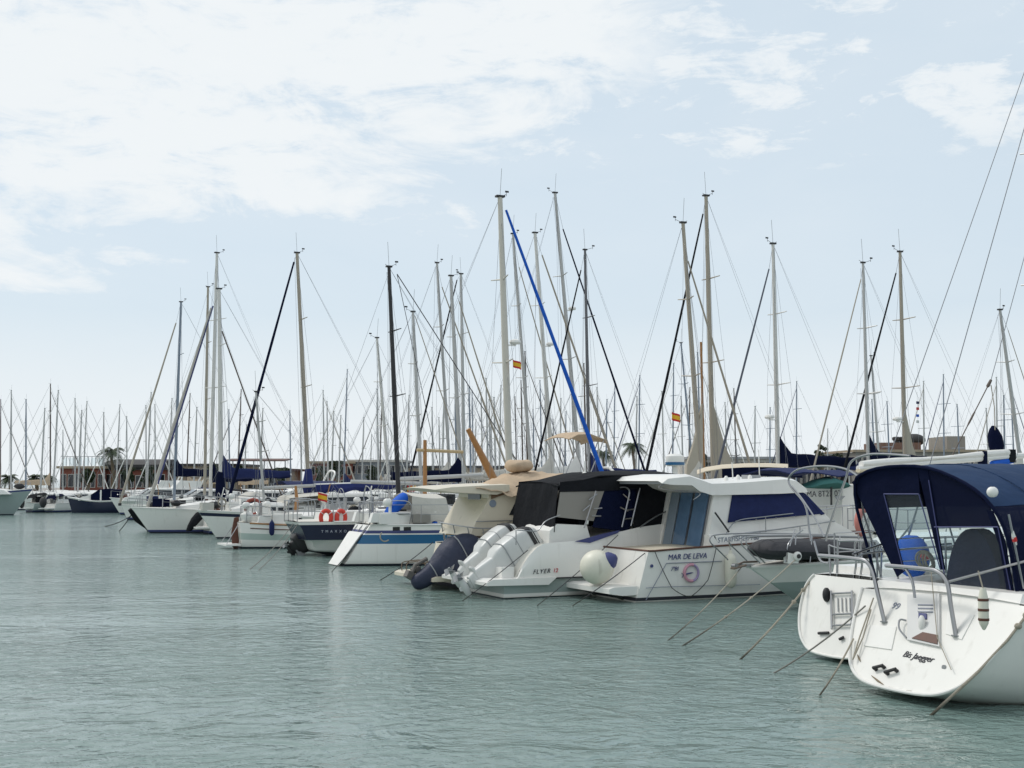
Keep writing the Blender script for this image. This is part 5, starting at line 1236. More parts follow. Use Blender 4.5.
# ------------------------------------------------------------------ mooring ropes
def rope(label, pts, r=.014, m=ROPE, sag=.06, cat='mooring rope', group=None, knots=()):
    P_ = [Vector(p) for p in pts]; out = []; r *= .8; sag *= 1.6
    for a, b_ in zip(P_, P_[1:]):
        n = 10
        for k in range(n): t = k / n; out.append(a.lerp(b_, t) - V3(0, 0, sag * 4 * t * (1 - t)))
    out.append(P_[-1]); o = out[0].copy(); mb = MB(); mb.tube([p - o for p in out], r, 7)
    for i in knots: mb.ell(out[i] - o, (r * 2.6, r * 2.4, r * 2.2), 8, 6)
    ob = mb.build('mooring_rope', m); ob.location = o
    return tag(ob, label, cat, group)
sub = V3(0, 0, -.25)
def wat(x, y, dx=0): return water_at(x, y)
ext = lambda a, b_: b_ + (b_ - a).normalized() * .5
def line_to(label, a, px, py, **k): b_ = water_at(px, py); return rope(label, [a, ext(a, b_)], **k)
line_to('pale mooring rope from the bow out boat to the water, nearer the fishing boat', BO.world(LB - .05, -.2, hd.z), 664, 642, r=.013, knots=(3,))
line_to('long pale mooring rope from the bow out boat deck, right of its twin', BO.world(*S3(795, 560, .9)), 678, 647, r=.015, knots=(4, 6))
line_to('pale rope from the port quarter of the second yacht down to the water', Y2.world(.5, 1.0, 1.1), 735, 660, r=.018, knots=(1, 2))
line_to('grey rope running low across the second yacht stern into the water', Y1.world(*on_transom(868, 608, .05)), 767, 672, r=.014, m=mat('grey_rope', (.20, .19, .17), .95))
line_to('short pale rope hanging from the nearest yacht port edge to the water', Y1.world(*(on_transom(855, 640, .03))), 813, 697, r=.014)
e_ = [sheer(Y1S, u, -1) + V3(0, -.03, .02) for u in (2.6, 1.8, 1.2, .9)]
q_ = [V3(KT * (z_ - ZT) - .02, -w_ - .01, z_) for w_, z_ in ((1.37, 1.12), (1.26, .82), (1.06, .46))]
rope('thick pale rope lying along the starboard edge of the nearest yacht into the water', [Y1.world(*p) for p in e_ + q_] + [water_at(905, 716) + sub], r=.022, sag=.0, knots=(32, 36, 41, 45))
rope('looped thin rope on the port edge of the nearest yacht', [Y1.world(*on_transom(876, 600, .05)), Y1.world(*on_transom(862, 640, .05)), Y1.world(*on_transom(856, 662, .06)), Y1.world(*on_transom(866, 640, .06)), Y1.world(*on_transom(874, 612, .06))], r=.012, sag=.0)
rope('thin line hanging from the nearest yacht rail past its stern locker', [Y1.world(*on_transom(936, 573, .1)), Y1.world(*on_transom(940, 640, .05)), Y1.world(*on_transom(954, 672, .05))], r=.007, sag=.0)
line_to('dark rope from the fishing boat corner over its swim platform', MF.world(*SD(645, 553, -1.1)), 570, 606, r=.013, m=DKROPE, sag=.03)
rope('dark rope hanging in a loop on the side of the fishing boat', [MF.world(*SD(655, 552, -1.25)), MF.world(*SD(672, 588, -1.25)), MF.world(*SD(690, 597, -1.25)), MF.world(*SD(708, 580, -1.25)), MF.world(*SD(716, 549, -1.25))], r=.011, m=DKROPE, sag=.02)
line_to('dark rope from the canopy boat down beside the ball fender', FF.world(*F5(618, 535, -1.28)), 535, 606, r=.011, m=DKROPE, sag=.04)
line_to('dark rope crossing in front of the white outboards', FF.world(*F5(528, 550, -1.3)), 461, 601, r=.011, m=DKROPE, sag=.02)
line_to('pale rope over the navy covered outboard', CF.world(.2, -1.0, 1.3), 442, 582, r=.011, sag=.15)
line_to('grey rope from the blue banded boat stern to the water', BF.world(.8, -.7, 1.35), 330, 572, r=.014, m=DKROPE)
line_to('grey rope from the cream boat stern to the water', CF.world(.1, 1.1, 1.0), 376, 580, r=.014, m=DKROPE)
line_to('grey rope from the navy boat to the water, left of the pair', NF.world(-.55, .3, 1.2), 247, 570, r=.016, m=mat('grey_rope', (.20, .19, .17), .95), sag=.1)
line_to('grey rope from the navy boat to the water, right of the pair', NF.world(-.55, -.2, 1.2), 256, 571, r=.016, m=mat('grey_rope', (.20, .19, .17), .95), sag=.1)

for r_, s_, L_, B_, z_ in ((bl, secs7, 8.6, 2.8, 1.3), (nb, secs8, 9.2, 3.0, 1.2), (wb, secs9, 6.4, 2.2, .95)): clutter(r_, s_, L_, B_, 9, z_)
spain_flag(nb, NF.side(318, 500, -1.2), .26)
# ================================================================== SAILING BOATS BEHIND THE FRONT ROW
DK = .020
# --- left cluster, moored bow out
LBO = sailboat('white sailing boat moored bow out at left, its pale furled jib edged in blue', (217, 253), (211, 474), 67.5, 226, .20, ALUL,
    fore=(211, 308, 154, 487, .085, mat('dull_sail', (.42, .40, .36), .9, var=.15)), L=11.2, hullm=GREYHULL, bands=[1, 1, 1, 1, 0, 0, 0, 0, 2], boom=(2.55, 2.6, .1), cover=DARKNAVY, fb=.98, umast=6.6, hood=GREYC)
def _edge(r, fr, a, c, rr, m): MB().bar(a, c, rr, 7).build('furled_edge', m, r)
_a, _c = LBO[1].side(213, 306, -.09), LBO[1].side(158, 484, -.09); MB().bar(_a, _c, .045, 6).build('furled_edge', INKN, LBO[0])
_s = LBO[2]; MB().tube([sheer(_s, 11.1) + V3(.15, 0, .12), sheer(_s, 11.1) + V3(-.25, 0, -.35), V3(10.3, 0, .25), V3(10.1, 0, .05)], [.10, .16, .12, .06], 8).build('stem_guard', BLACKC, LBO[0])
fendat('cream fender hanging on the grey green hull of the left bow out boat', LBO[1], 6.5, 1.78, .35, .7, .12)
sailboat('sailing boat with slim grey mast and tan furled jib, left of the pale masts', (181, 302), (175, 474), 84, 207, .19, BLUEGREY,
    fore=(176, 323, 127, 480, .075, TAN), boom=(2.9, 3.2, .05), cover=DARKNAVY, L=11, fb=.95, rake_bow=.4)
sailboat('white sailing boat with a straight pale mast just left of the blue covered boom', (208, 287), (205, 472), 79, 205, .18, TAN, L=8.5, boom=(2.6, 3.2, .1), cover=None)
sailboat('white sailing boat with thick pale mast, navy boom cover, dark slanting jib', (219, 289), (221, 472), 64, 205, .23, ALUL,
    stays=((222, 331, 273, 472, .035, BROWNM),), L=10.5, boom=(2.75, 3.55, .05), cover=NAVY, bimini=NAVY, gore=0, xtra=lambda r, fr, s, L, B, ft, T: [MB().loft([[V3(ft.x + u + w_ * cos(q), w_ * .8 * sin(q), z_) for q in [2 * pi * k / 10 for k in range(10)]] for z_, w_ in ((1.55, .16), (1.7, .26), (2.3, .24), (2.9, .20), (3.0, .08))]).build('mast_cover', DARKNAVY, r) for u in (.05,)])
sailboat('white sailing boat with tan mast and long navy furled jib slanting left', (297, 253), (308, 474), 59.6, 205, .20, TAN,
    fore=(294, 262, 234, 480, .075, DARKNAVY), boom=(2.3, 4.4, .15, WHITE2, 'hang'), cover=mat('deep_blue_canvas', (.012, .022, .12), .85, var=.3, bump=.6, bscale=4), L=9.6, flag=True)
for lb, px, py, v in (('dark mooring rope from the left bow out yacht, farther left of two', 103, 526, .2), ('dark mooring rope from the left bow out yacht, nearer its stem', 117, 531, -.2)):
    line_to(lb, LBO[1].world(10.9, v, 1.0), px, py, r=.028, m=DKROPE, sag=.1)
# --- masts of the middle
sailboat('sailing boat with a black mast and a grey boom, behind the blue sail bag', (389, 267), (397, 459), 48.5, 205, .18, BLACKM,
    stays=((397, 274, 465, 380, .018, DKROPE), (397, 274, 436, 455, .012, DKROPE)), L=9.2, boom=(2.6, 3.4, .15, ALU), cover=None, hullm=WHITE, flag=True)
sailboat('sailing boat with a short pale leaning mast just left of the black mast', (377, 338), (387, 459), 62, 25, .15, ALUL, L=8.5, boom=None, cover=None)
sailboat('sailing boat with a thin grey mast just right of the black mast', (413, 312), (420, 459), 53, 25, .15, ALU, fore=(415, 316, 461, 452, .03, TAN), boom=(2.4, 3.0, .1), cover=None)
sailboat('sailing boat with grey mast and long tan furled jib, left of the thickest mast', (437, 263), (449, 459), 64, 25, .16, ALU, fore=(442, 287, 504, 459, .05, TAN), boom=(2.5, 3.5, .1), cover=GREYC)
sailboat('sailing boat with grey mast and tan jib, one of two masts almost touching', (451, 276), (460, 459), 58, 25, .18, ALU, fore=(459, 301, 502, 437, .045, TAN), boom=(2.6, 3.4, .1), cover=DARKNAVY)
sailboat('sailing boat with black jib slanting left, right one of two near touching masts', (461, 274), (464, 459), 72, 205, .19, ALU, fore=(457, 280, 412, 467, .06, BLACKC), boom=(2.6, 3.6, .1), cover=None)
T_, P_ = BF.side(500, 197, 0), BF.side(509, 459, 0); ft_ = P_ + (T_ - P_) * ((1.75 - P_.z) / (T_.z - P_.z)); print('big mast', ft_, T_)
mast_parts(bl, ft_, T_, .225, mat('stone_white_mast', (.56, .53, .47), .5, .1, var=.08), 2, radar=.52, half=.8)
shrouds(bl, ft_, T_, [sheer(secs7, ft_.x - .25, sg) for sg in (1, -1)], V3(1.0, 0, 1.4), None, .8, 2)
a_, c_ = BF.side(506, 210, 0), BF.side(600, 467, 0); e_ = a_ + (c_ - a_) * ((1.6 - a_.z) / (c_.z - a_.z)); print('jib foot', e_)
MB().tube([a_.lerp(e_, k / 9) for k in range(10)], [.075 * lerp(.55, 1.1, (k / 9) ** .8) * (1 + .06 * sin(k * 2.7)) for k in range(10)], 8).build('furled_sail', ROYAL, bl)
spain_flag(bl, BF.side(513, 367, -.3), .24)
sailboat('sailing boat with a slim grey mast just right of the thickest pale mast', (513, 234), (529, 444), 62, 25, .165, ALU, fore=(519, 267, 557, 400, .04, TAN), boom=(2.6, 3.5, .1), cover=GREYC)
sailboat('sailing boat with a pale mast carrying a radar dome, behind the blue furled jib', (535, 233), (551, 452), 60, 25, .20, ALUL, fore=(542, 255, 611, 455, .06, TAN), radar=.58, boom=(2.7, 3.6, .1), cover=GREYC)
sailboat('sailing boat with tall grey mast, radar dome and dark jib slanting right', (555, 193), (577, 440), 61, 25, .19, ALU, fore=(563, 229, 640, 457, .055, DARKNAVY), radar=.62, boom=(2.8, 4, .1), cover=WHITEC)
sailboat('sailing boat with a straight dark grey mast and a black jib slanting left', (585, 250), (589, 459), 57, 205, .15, mat('dark_grey_mast', (.14, .14, .15), .5, .3), fore=(581, 270, 536, 467, .05, BLACKC), boom=(2.7, 3.5, .1))
_tm = sailboat('sailing boat with the left one of two tan masts above the fishing cruiser', (683, 223), (700, 467), 48, 25, .19, TAN, fore=(688, 261, 749, 461, .05, TAN), gore=.75, stays=((701, 342, 704, 467, .045, WOOD),), cover=GREYC, boom=(2.4, 3.2, .1))
spain_flag(_tm[0], _tm[1].side(672, 420, .5), .30)
sailboat('sailing boat with tallest tan mast, its black jib slanting down left', (706, 196), (713, 463), 50, 205, .20, TAN, fore=(703, 214, 647, 469, .055, BLACKC), gore=.95, cover=None, boom=(2.4, 3.4, .1))
sailboat('sailing boat with a silver mast, radar dome and slate jib, left of the arches', (773, 244), (778, 459), 50, 205, .18, ALUL, fore=(769, 269, 724, 444, .05, mat('slate_sail', (.09, .10, .13), .85)), radar=.33, boom=(3.2, 3.8, .05), cover=DARKNAVY, spreaders=2)
sailboat('sailing boat with slim grey mast and thin tan jib, above the navy tent', (863, 263), (868, 447), 50, 205, .14, ALU, fore=(861, 279, 815, 463, .035, TAN), boom=(3.25, 3.0, .05), cover=DARKNAVY)
_fb = sailboat('sailing boat with tan mast, flag halyard and black jib, above the navy tent', (900, 252), (905, 450), 52, 205, .17, TAN, fore=(896, 273, 848, 455, .05, BLACKC), gore=.7, cover=None, radar=.33, boom=(2.5, 3.4, .1))
sailboat('sailing boat with a leaning grey mast near the right edge', (1000, 310), (1018, 444), 56, 25, .17, ALU, fore=(1008, 330, 1026, 385, .025, TAN), boom=(2.7, 3.6, .1), cover=GREYC)
sailboat('sailing boat with a thin grey mast just left of the flag halyard mast', (871, 356), (878, 445), 76, 25, .13, ALU, L=9, boom=(3.2, 3.2, .1), cover=NAVY)
sailboat('sailing boat with a bare grey mast and short shrouds, behind the two tan masts', (681, 343), (692, 462), 84, 25, .14, BLUEGREY, L=8, boom=(2.4, 3, .1))
sailboat('sailing boat with a slim dark mast between the tan masts and the silver mast', (735, 440), (737, 462), 70, 25, .10, mat('dark_grey_mast', (.14, .14, .15), .5, .3), L=7, boom=(2.0, 2.4, .05), vane=False)
for y_, m in ((404, NAVY), (410, RED), (417, ROYAL), (423, WHITEC)):
    p = _fb[1].side(918, y_, -.6); MB().sheet([[p + V3(x, 0, z_) for x in (-.06, 0, .09)] for z_ in (0, .11)], .004).build('signal_flag', m, _fb[0])
p, q = _fb[1].side(917, 392, -.6), _fb[1].side(919, 450, -.6); MB().bar(p, q, .005, 4).build('flag_halyard', WIRE, _fb[0])
# --- yacht behind the nearest one: boom over the blue tent, wires running up out of the picture
_X = at(862, 540, 31.5); BT = Frame(_X, 25)
bt = thing('sailing_boat', 'sailing boat half hidden behind the navy tent, its white boom above the canvas', 'sailing boat', BT)
_s = hull_secs(10.4, 3.0, .75, 1.25, 1.25, 1.5, .4, .05, .3, .9); skin(_s, [WHITE, ANTIF, INKN], [1, 1, 1, 2, 0, 0, 0, 0, 0], bt); deck(_s, DECKM, bt); rubrail(_s, WHITE2, bt); coachroof(bt, 3.6, 8.2, 1.05, .6, 1.25, 1.35, .45)
pulpit(bt, _s, 10.2); pushpit(bt, _s)
BT_ = lambda x, y, v=0.: BT.side(x, y, v)
a, c = BT_(858, 468.5), BT_(1012, 456); um = c.x + 1.6
mast_parts(bt, (um, 0, 1.7), (um - .2, 0, 15.0), .18, ALU, 2)
mb = MB(); mb.tube([a, a.lerp(c, .5), c, V3(um - .1, 0, c.z + .05)], .075, 9); bo_ = mb.build('boom', WHITE2, bt)
MB().loft([[a.lerp(c, t) + V3(0, .10 * cos(q), .10 + (.07 + .03 * sin(t * 9)) * sin(q)) for q in [2 * pi * k / 10 for k in range(10)]] for t in (.02, .1, .25, .4, .55, .7, .85, .97)]).build('furled_mainsail', WHITEC, bo_)
MB().loft([[a.lerp(c, t) + V3(0, .09 * cos(q), -.05 + .05 * sin(q) - .03 * sin(t * 21)) for q in [2 * pi * k / 8 for k in range(8)]] for t in (0, .04, .12, .2, .28, .36)]).build('loose_sail', mat('cream_sail', (.62, .55, .40), .9), bo_)
MB().box(c + V3(-.05, 0, 0), (.22, .16, .34)).bevel(.03).build('gooseneck_cover', BLACKC, bo_); MB().box(a.lerp(c, .80), (.10, .22, .38)).bevel(.03).build('boom_tie', DARKNAVY, bo_)
MB().bar(a.lerp(c, .86) + V3(0, 0, -.16), a.lerp(c, 1.0) + V3(0, 0, -.12), .08).build('boom_bag', ROYAL, bo_)
for (x1, y1_, x2, y2_, v, rr_, m) in ((905, 412, 1024, 73, .55, .011, WIRE), (940, 428, 1024, 129, -.55, .012, WIRE), (991, 380, 1024, 258, .0, .010, WIRE)):
    p, q = BT_(x1, y1_, v), BT_(x2, y2_, v); d = q - p; lo = p + d * ((1.3 - p.z) / d.z) if y1_ > 400 else p; hi = p + d * ((14.5 - p.z) / d.z)
    MB().bar(lo, hi, rr_, 6).build('backstay', m, bt)
p, q = BT_(991, 380), BT_(951, 458); mb = MB(); mb.tube([p, p.lerp(q, .08), p.lerp(q, .1), p.lerp(q, .4), p.lerp(q, .45), p.lerp(q, .55), p.lerp(q, .6), p.lerp(q, .93), q], [.035, .045, .014, .014, .026, .026, .014, .014, .03], 8); mb.build('backstay_tackle', BROWNM, bt)
p, q = BT_(991, 385), BT_(995, 430); MB().tube([p, p.lerp(q, .5) + V3(.05, 0, 0), q], .012).build('tackle_line', ROPE, bt)
c = BT_(995, 441, .3); MB().loft([[c + V3(dx + w_ * cos(q), w_ * .8 * sin(q), dz) for q in [2 * pi * k / 12 for k in range(12)]] for dx, dz, w_ in ((.03, -.52, .08), (.05, -.40, .16), (.04, -.12, .22), (.0, .12, .21), (-.03, .30, .13), (-.05, .40, .04))]).build('covered_motor', DARKNAVY, bt, 60)
# --- wooden gaff boat
gf = at(487, 467, 44); GF = Frame((gf.x - 4, gf.y - 1.8), 25)
gb = thing('gaff_boat', 'old wooden boat with a leaning varnished spar and T shaped boom crutch', 'sailing boat', GF)
_s = hull_secs(7.5, 2.5, .6, 1.05, 1.0, 1.3, .4, 0, .1, .6); skin(_s, [CREAM, ANTIF], [1, 1, 1, 0, 0, 0, 0, 0, 0], gb); deck(_s, TEAK, gb); rubrail(_s, WOOD, gb, .04); coachroof(gb, 2.8, 5.2, .8, .5, 1.05, 1.1, .5, CREAM)
p, q = GF.side(468, 429, 0), GF.side(488, 468, 0); lo = q + (q - p).normalized() * .6
MB().tube([p, p.lerp(q, .5), q, lo], [.085, .11, .14, .14], 10).build('gaff_spar', WOOD, gb); MB().bar((lo.x + .1, 0, 1.0), (lo.x + .1, 0, lo.z + .2), .09).build('mast_stump', WOOD, gb)
p, q = GF.side(425, 440, -.4), GF.side(425, 472, -.4); MB().tube([p, q, V3(q.x, q.y, 1.0)], [.06, .07, .07]).build('crutch_post', WOOD, gb)
MB().tube([GF.side(417, 450, -.4), GF.side(463, 452, -.4)], .055).build('crutch_bar', mat('pale_wood', (.48, .36, .20), .5, var=.2, scale=9), gb)
# ------------------------------------------------------------------ motor cruisers used in several places
def cruiser(label, loc, deg, L=9., hullm=WHITE, fly=False, canvas=None, group=None, name='motor_cruiser', fb=1.15, bands=None, cabh=.9, low=False):
    r = thing(name, label, 'motor boat', loc=(loc[0], loc[1], 0), deg=deg, group=group); B = L * .33
    secs = hull_secs(L - .1, B, .92, fb * .8, fb * .84, fb * 1.08, .5, -.2, .1, L * .13)
    skin(secs, [hullm, ANTIF, INKN], bands or [1, 1, 1, 2, 0, 0, 0, 0, 0], r); deck(secs, DECKM, r); rubrail(secs, WHITE2, r, .03)
    z0 = fb * .86; h = cabh * (.75 if low else 1); w_ = B * .40
    pf = [(L * .22, z0 - .05), (L * .25, z0 + h), (L * .52, z0 + h * 1.02), (L * .62, z0 + h * .55), (L * .82, z0 + h * .30), (L * .86, z0)]
    cb_ = MB().loft([[(u, v * w_ * (1 - .12 * (z_ - z0)), z_ + (.05 * (1 - v * v) if z_ > z0 + .3 else 0)) for u, z_ in pf] for v in (-1, -.7, 0, .7, 1)]).bevel(.04).build('cabin', WHITE2, r)
    for sg in (1, -1):
        q = [(L * .265, .48), (L * .265, .86), (L * .50, .90), (L * .585, .52)]
        MB().slab([V3(u, sg * (w_ * (1 - .12 * f * h) + .01), z0 + h * f) for u, f in q], (0, sg * .012, 0)).build('window', DGLASS, cb_)
    MB().slab([V3(L * .535, -w_ * .8, z0 + h * .98), V3(L * .535, w_ * .8, z0 + h * .98), V3(L * .625, w_ * .85, z0 + h * .56), V3(L * .625, -w_ * .85, z0 + h * .56)], (.03, 0, .03)).build('windscreen', DGLASS, cb_)
    if fly:
        MB().prism([(L * .24, z0 + h), (L * .22, z0 + h + .55), (L * .44, z0 + h + .6), (L * .50, z0 + h)], -w_ * .8, w_ * .8).bevel(.05).build('flybridge', WHITE2, r)
        mb = MB(); mb.curve([(L * .24, -w_ * .8, z0 + h), (L * .18, -w_ * .7, z0 + h + 1.0), (L * .18, 0, z0 + h + 1.2), (L * .18, w_ * .7, z0 + h + 1.0), (L * .24, w_ * .8, z0 + h)], .06); mb.build('radar_arch', WHITE2, r)
    if canvas: MB().sheet([[(u, v * w_, z_ - .12 * v * v) for v in (-1, -.5, 0, .5, 1)] for u, z_ in ((L * .02, z0 + .35), (L * .05, z0 + h * .98), (L * .26, z0 + h + .12))], .015).build('cockpit_canvas', canvas, r)
    clutter(r, secs, L, B, 5, z0)
    MB().box((-.25, 0, .32), (.7, B * .8, .07)).build('swim_platform', WHITE2, r)
    for sg in (1, -1): rail(r, secs, [L * q for q in (.5, .62, .74, .86, .97)], .5, side=sg, mid=False)
    return r
# far left, along the fairway
p = water_at(-14, 515); cruiser('pale green grey motor cruiser cut by the left edge of the picture', (p.x - 6.6, p.y - 1.0), 8, 10.0, GREYHULL, low=True, fb=1.75, bands=[1, 1, 1, 0, 0, 0, 0, 0, 2], cabh=1.3)
p = water_at(53, 512.5); r = cruiser('small white motor boat showing its dark stern opening, left of the navy launch', (p.x - .3, p.y), 62, 4.0, WHITE, fb=.85, cabh=.6, canvas=DARKNAVY); MB().ell((-.62, 0, .8), (.20, .35, .42)).build('outboard_motor', BLACKP, r)
p = water_at(33, 512.5); r = cruiser('small grey motor boat with a black outboard, close to the left cruiser', (p.x - .5, p.y + .5), 48, 4.6, GREYHULL, fb=.9, cabh=.65, canvas=BLACKC); MB().ell((-.6, 0, .75), (.2, .22, .45)).build('outboard_motor', BLACKP, r)
# navy launch
p = water_at(123, 512.5); nl = thing('navy_launch', 'navy hulled launch with white deck and a navy cockpit tent, far left fairway', 'motor boat', loc=(p.x, p.y, 0), deg=186)
_s = hull_secs(4.2, 1.9, .9, .98, .9, 1.22, .4, -.2, 0, .35, n=14); skin(_s, [NAVYGEL, ANTIF, WHITE2], [1, 1, 0, 0, 0, 0, 0, 0, 2], nl); deck(_s, WHITE2, nl); rubrail(_s, WHITE2, nl, .04)
MB().prism([(1.55, .9), (1.6, 1.45), (2.3, 1.40), (3.2, 1.15), (3.3, .95)], -.6, .6).bevel(.05).build('cabin', WHITE2, nl)
MB().prism([(.05, .95), (.10, 1.75), (1.1, 1.85), (1.7, 1.80), (2.3, 1.38), (2.3, 1.0)], -.78, .78).bevel(.08).build('cockpit_tent', DARKNAVY, nl)
MB().box((1.55, .80, 1.35), (.12, .02, .8)).build('tent_frame', WHITE2, nl); MB().box((1.55, -.80, 1.35), (.12, .02, .8)).build('tent_frame', WHITE2, nl)
MB().ell((-.2, 0, .75), (.22, .25, .5)).build('outboard_motor', BLACKP, nl)
# boats packed round the left cluster and behind the front row
RG = 'motor cruisers moored in the rows behind'
crl = [ # label, px, Y, deg, L, hull, fly, canvas
 ('white flybridge cruiser with an arched frame, just right of the palm', 160, 112, 205, 7.0, WHITE, True, None),
 ('white cruiser with a rounded windscreen arch, behind the stem of the bow out yacht', 156, 96, 205, 6.0, WHITE, False, None),
 ('white cruiser with navy canvas, behind the bow out sailing boats', 178, 100, 205, 7.5, WHITE, True, NAVY),
 ('white cruiser with black canvas, just above the left bow out hull', 205, 86, 205, 7, WHITE, False, BLACKC),
 ('white cruiser with tinted windows under the long navy boom cover', 262, 76, 205, 7.5, WHITE, False, NAVY),
 ('white flybridge cruiser right of the navy boom cover, below the faded awning', 296, 76, 205, 8, WHITE, True, None),
 ('white cruiser with grey canvas, behind the orange horseshoe buoys', 352, 60, 25, 8, WHITE, False, GREYC),
 ('cream cruiser behind the wooden spar and its crutch', 440, 58, 25, 8.5, CREAM, False, None),
 ('white cruiser cabin above the beige canvas bundle, left of the blue jib', 560, 47, 25, 9, WHITE, False, None),
 ('low white cruiser with slate windows, right of the blue jib', 622, 52, 205, 10, WHITE, False, None),
 ('white cruiser with dark blue canvas between the blue jib and the tan masts', 652, 58, 25, 9, WHITE, True, NAVY),
 ('white cruiser with navy canvas, over the roof of the fishing cruiser', 765, 46, 205, 8.5, WHITE, False, NAVY),
 ('white flybridge cruiser with sand canvas, before the harbour terminal', 935, 62, 205, 9.5, WHITE, True, BEIGE),
 ('white flybridge cruiser with bare arch, far right before the terminal', 985, 66, 205, 9.5, WHITE, True, None),
 ('white cruiser with grey canvas, between the tan jib and the silver mast', 835, 56, 205, 8.5, WHITE, False, GREYC)]
for lb, px, Y, dg, L, hm, fl_, cv in crl:
    X = (px - 512) / FOC * Y; cruiser(lb, (X - (L * .45) * cos(radians(dg)), Y - L * .45 * sin(radians(dg))), dg, L, hm, fl_, cv, group=RG)
# beige bimini on the cruiser above the bundle, and white console motor by the tan mast
bb = thing('bimini_frame', 'beige folded bimini on steel hoops, left of the blue furled jib', 'bimini', loc=at(575, 447, 47), deg=25)
MB().sheet([[(u, v, z_ - .10 * v * v) for v in (-1, -.5, 0, .5, 1)] for u, z_ in ((-.75, .35), (-.4, .52), (.1, .55), (.7, .36), (.8, .22))], .03).build('canvas', BEIGE, bb)
mb = MB()
for v in (-.95, .95): mb.bar((0, v, -1.2), (-.7, v, .3), .02); mb.bar((0, v, -1.2), (.7, v, .3), .02); mb.bar((0, v, -1.2), (.1, v, .5), .02); mb.bar((0, v, -1.2), (0, v, -1.9), .02)
mb.build('hoop', STEEL, bb)
wo = thing('outboard_motor', 'white outboard motor with a blue base band, standing up left of the tan masts', 'outboard motor', loc=at(675, 468, 44), deg=205)
MB().loft([[(w_ * .36 * cos(q) , w_ * .26 * sin(q), z_) for q in [2 * pi * k / 14 for k in range(14)]] for z_, w_ in ((.06, .7), (.09, .9), (.28, .95), (.40, .9), (.47, .6), (.48, .3))]).build('cowl', WHITE2, wo)
MB().loft([[(w_ * .36 * cos(q), w_ * .26 * sin(q), z_) for q in [2 * pi * k / 14 for k in range(14)]] for z_, w_ in ((.10, .95), (.20, .99))]).build('band', BLUEGEL, wo)
MB().bar((0, 0, -1.3), (0, 0, .15), .09).build('leg', WHITE2, wo)
# MA registration boat seen through the arches
p = at(828, 520, 37); RB = Frame((p.x - .4, p.y), 25)
rb_ = thing('registered_boat', 'white motor boat with black registration letters and a teal folded umbrella, behind the arches', 'motor boat', RB)
_s = hull_secs(7, 2.4, .95, 2.42, 2.38, 2.5, .4, -.2, .05, .7); skin(_s, [WHITE, ANTIF], [1, 1, 1, 0, 0, 0, 0, 0, 0], rb_); deck(_s, DECKM, rb_); rubrail(_s, WHITE2, rb_, .03)
R8 = lambda x, y: RB.side(x, y, -1.235)
text('MA 8T27 03', .23, 'registration', INK, rb_, R8(824, 496.5), R8(835, 488) * 0 + V3(1, 0, .02), (0, 0, 1), 0, 1.0)
MB().slab([R8(834, 496), R8(845, 496), R8(841, 500), R8(837, 500)], (0, -.02, 0)).build('vent', GREYP, rb_)
q = [R8(809, 486.5), R8(817, 480.5), R8(830, 478), R8(834, 478.5)]
MB().loft([[V3(p_.x, -1.1 + .35 * cos(t), p_.z - .06 + .14 * s_ * sin(t)) for t in [2 * pi * k / 10 for k in range(10)]] for p_, s_ in zip((R8(808, 485), R8(818, 482), R8(832, 480.5), R8(845, 483), R8(846, 484)), (.1, .9, 1.3, .7, .1))]).build('folded_umbrella', TEAL, rb_)
MB().bar(R8(829, 505) + V3(0, -.1, 0), R8(829, 476) + V3(0, -.1, 0), .03).build('awning_post', BLACKM, rb_)
rows = [[R8(x, y) + V3(0, dv, dz) for dv, dz in ((-.15, 0), (.6, .12), (1.4, .12), (2.2, 0))] for x, y in ((789, 474), (800, 472), (815, 472.5), (835, 476), (853, 474))]
MB().sheet(rows, .03).build('navy_awning', NAVY, rb_)
c = BO.side(876, 524, .9); pk = thing('lifebuoy', 'faded pink horseshoe buoy on a rail left of the navy tent', 'lifebuoy', loc=at(866, 533, 26.0), deg=25)
MB().tube([V3(.20 * cos(t), 0, .22 + .26 * sin(t)) for t in [radians(95) + radians(150) * k / 12 for k in range(13)]], .075, 10).build('float', PINK, pk); MB().bar((-.19, 0, -.9), (-.19, 0, .2), .014).build('rail_post', STEEL, pk)
rr_ = thing('lifebuoy', 'dark red ring lifebuoy on a stern rail behind the small wooden boat', 'lifebuoy', loc=at(253, 514, 53), deg=25)
MB().ring((0, 0, .28), .30, .075, (.25, 1, 0)).build('ring', mat('dark_red_foam', (.28, .06, .04), .7), rr_); MB().bar((0, .09, -.9), (0, .09, .3), .02).build('rail_post', STEEL, rr_)
# white hull boats between the left bow-out yacht and the wooden boat
sailboat('white sailing boat with black stripe, bow out between left yacht and brown rudder', (256, 392), (262, 474), 58, 212, .12, ALU, L=7.5, hullm=WHITE, bands=[1, 1, 1, 0, 0, 0, 0, 3, 0], boom=(2.2, 2.5, .1), cover=None)
p = water_at(206, 534); r = cruiser('small white motor boat with a black covered outboard, right of the left yacht', (p.x, p.y), 25, 6.0, WHITE, fb=1.0, canvas=None, cabh=.8)
MB().loft([[(-.3 + dx + .26 * s_ * cos(t), .1 + .24 * s_ * sin(t), z_) for t in [2 * pi * k / 12 for k in range(12)]] for dx, z_, s_ in ((-.5, .15, .5), (-.35, .4, .8), (-.1, .75, 1.1), (.05, 1.0, .9), (.1, 1.1, .3))]).build('covered_outboard', BLACKC, r, 60)
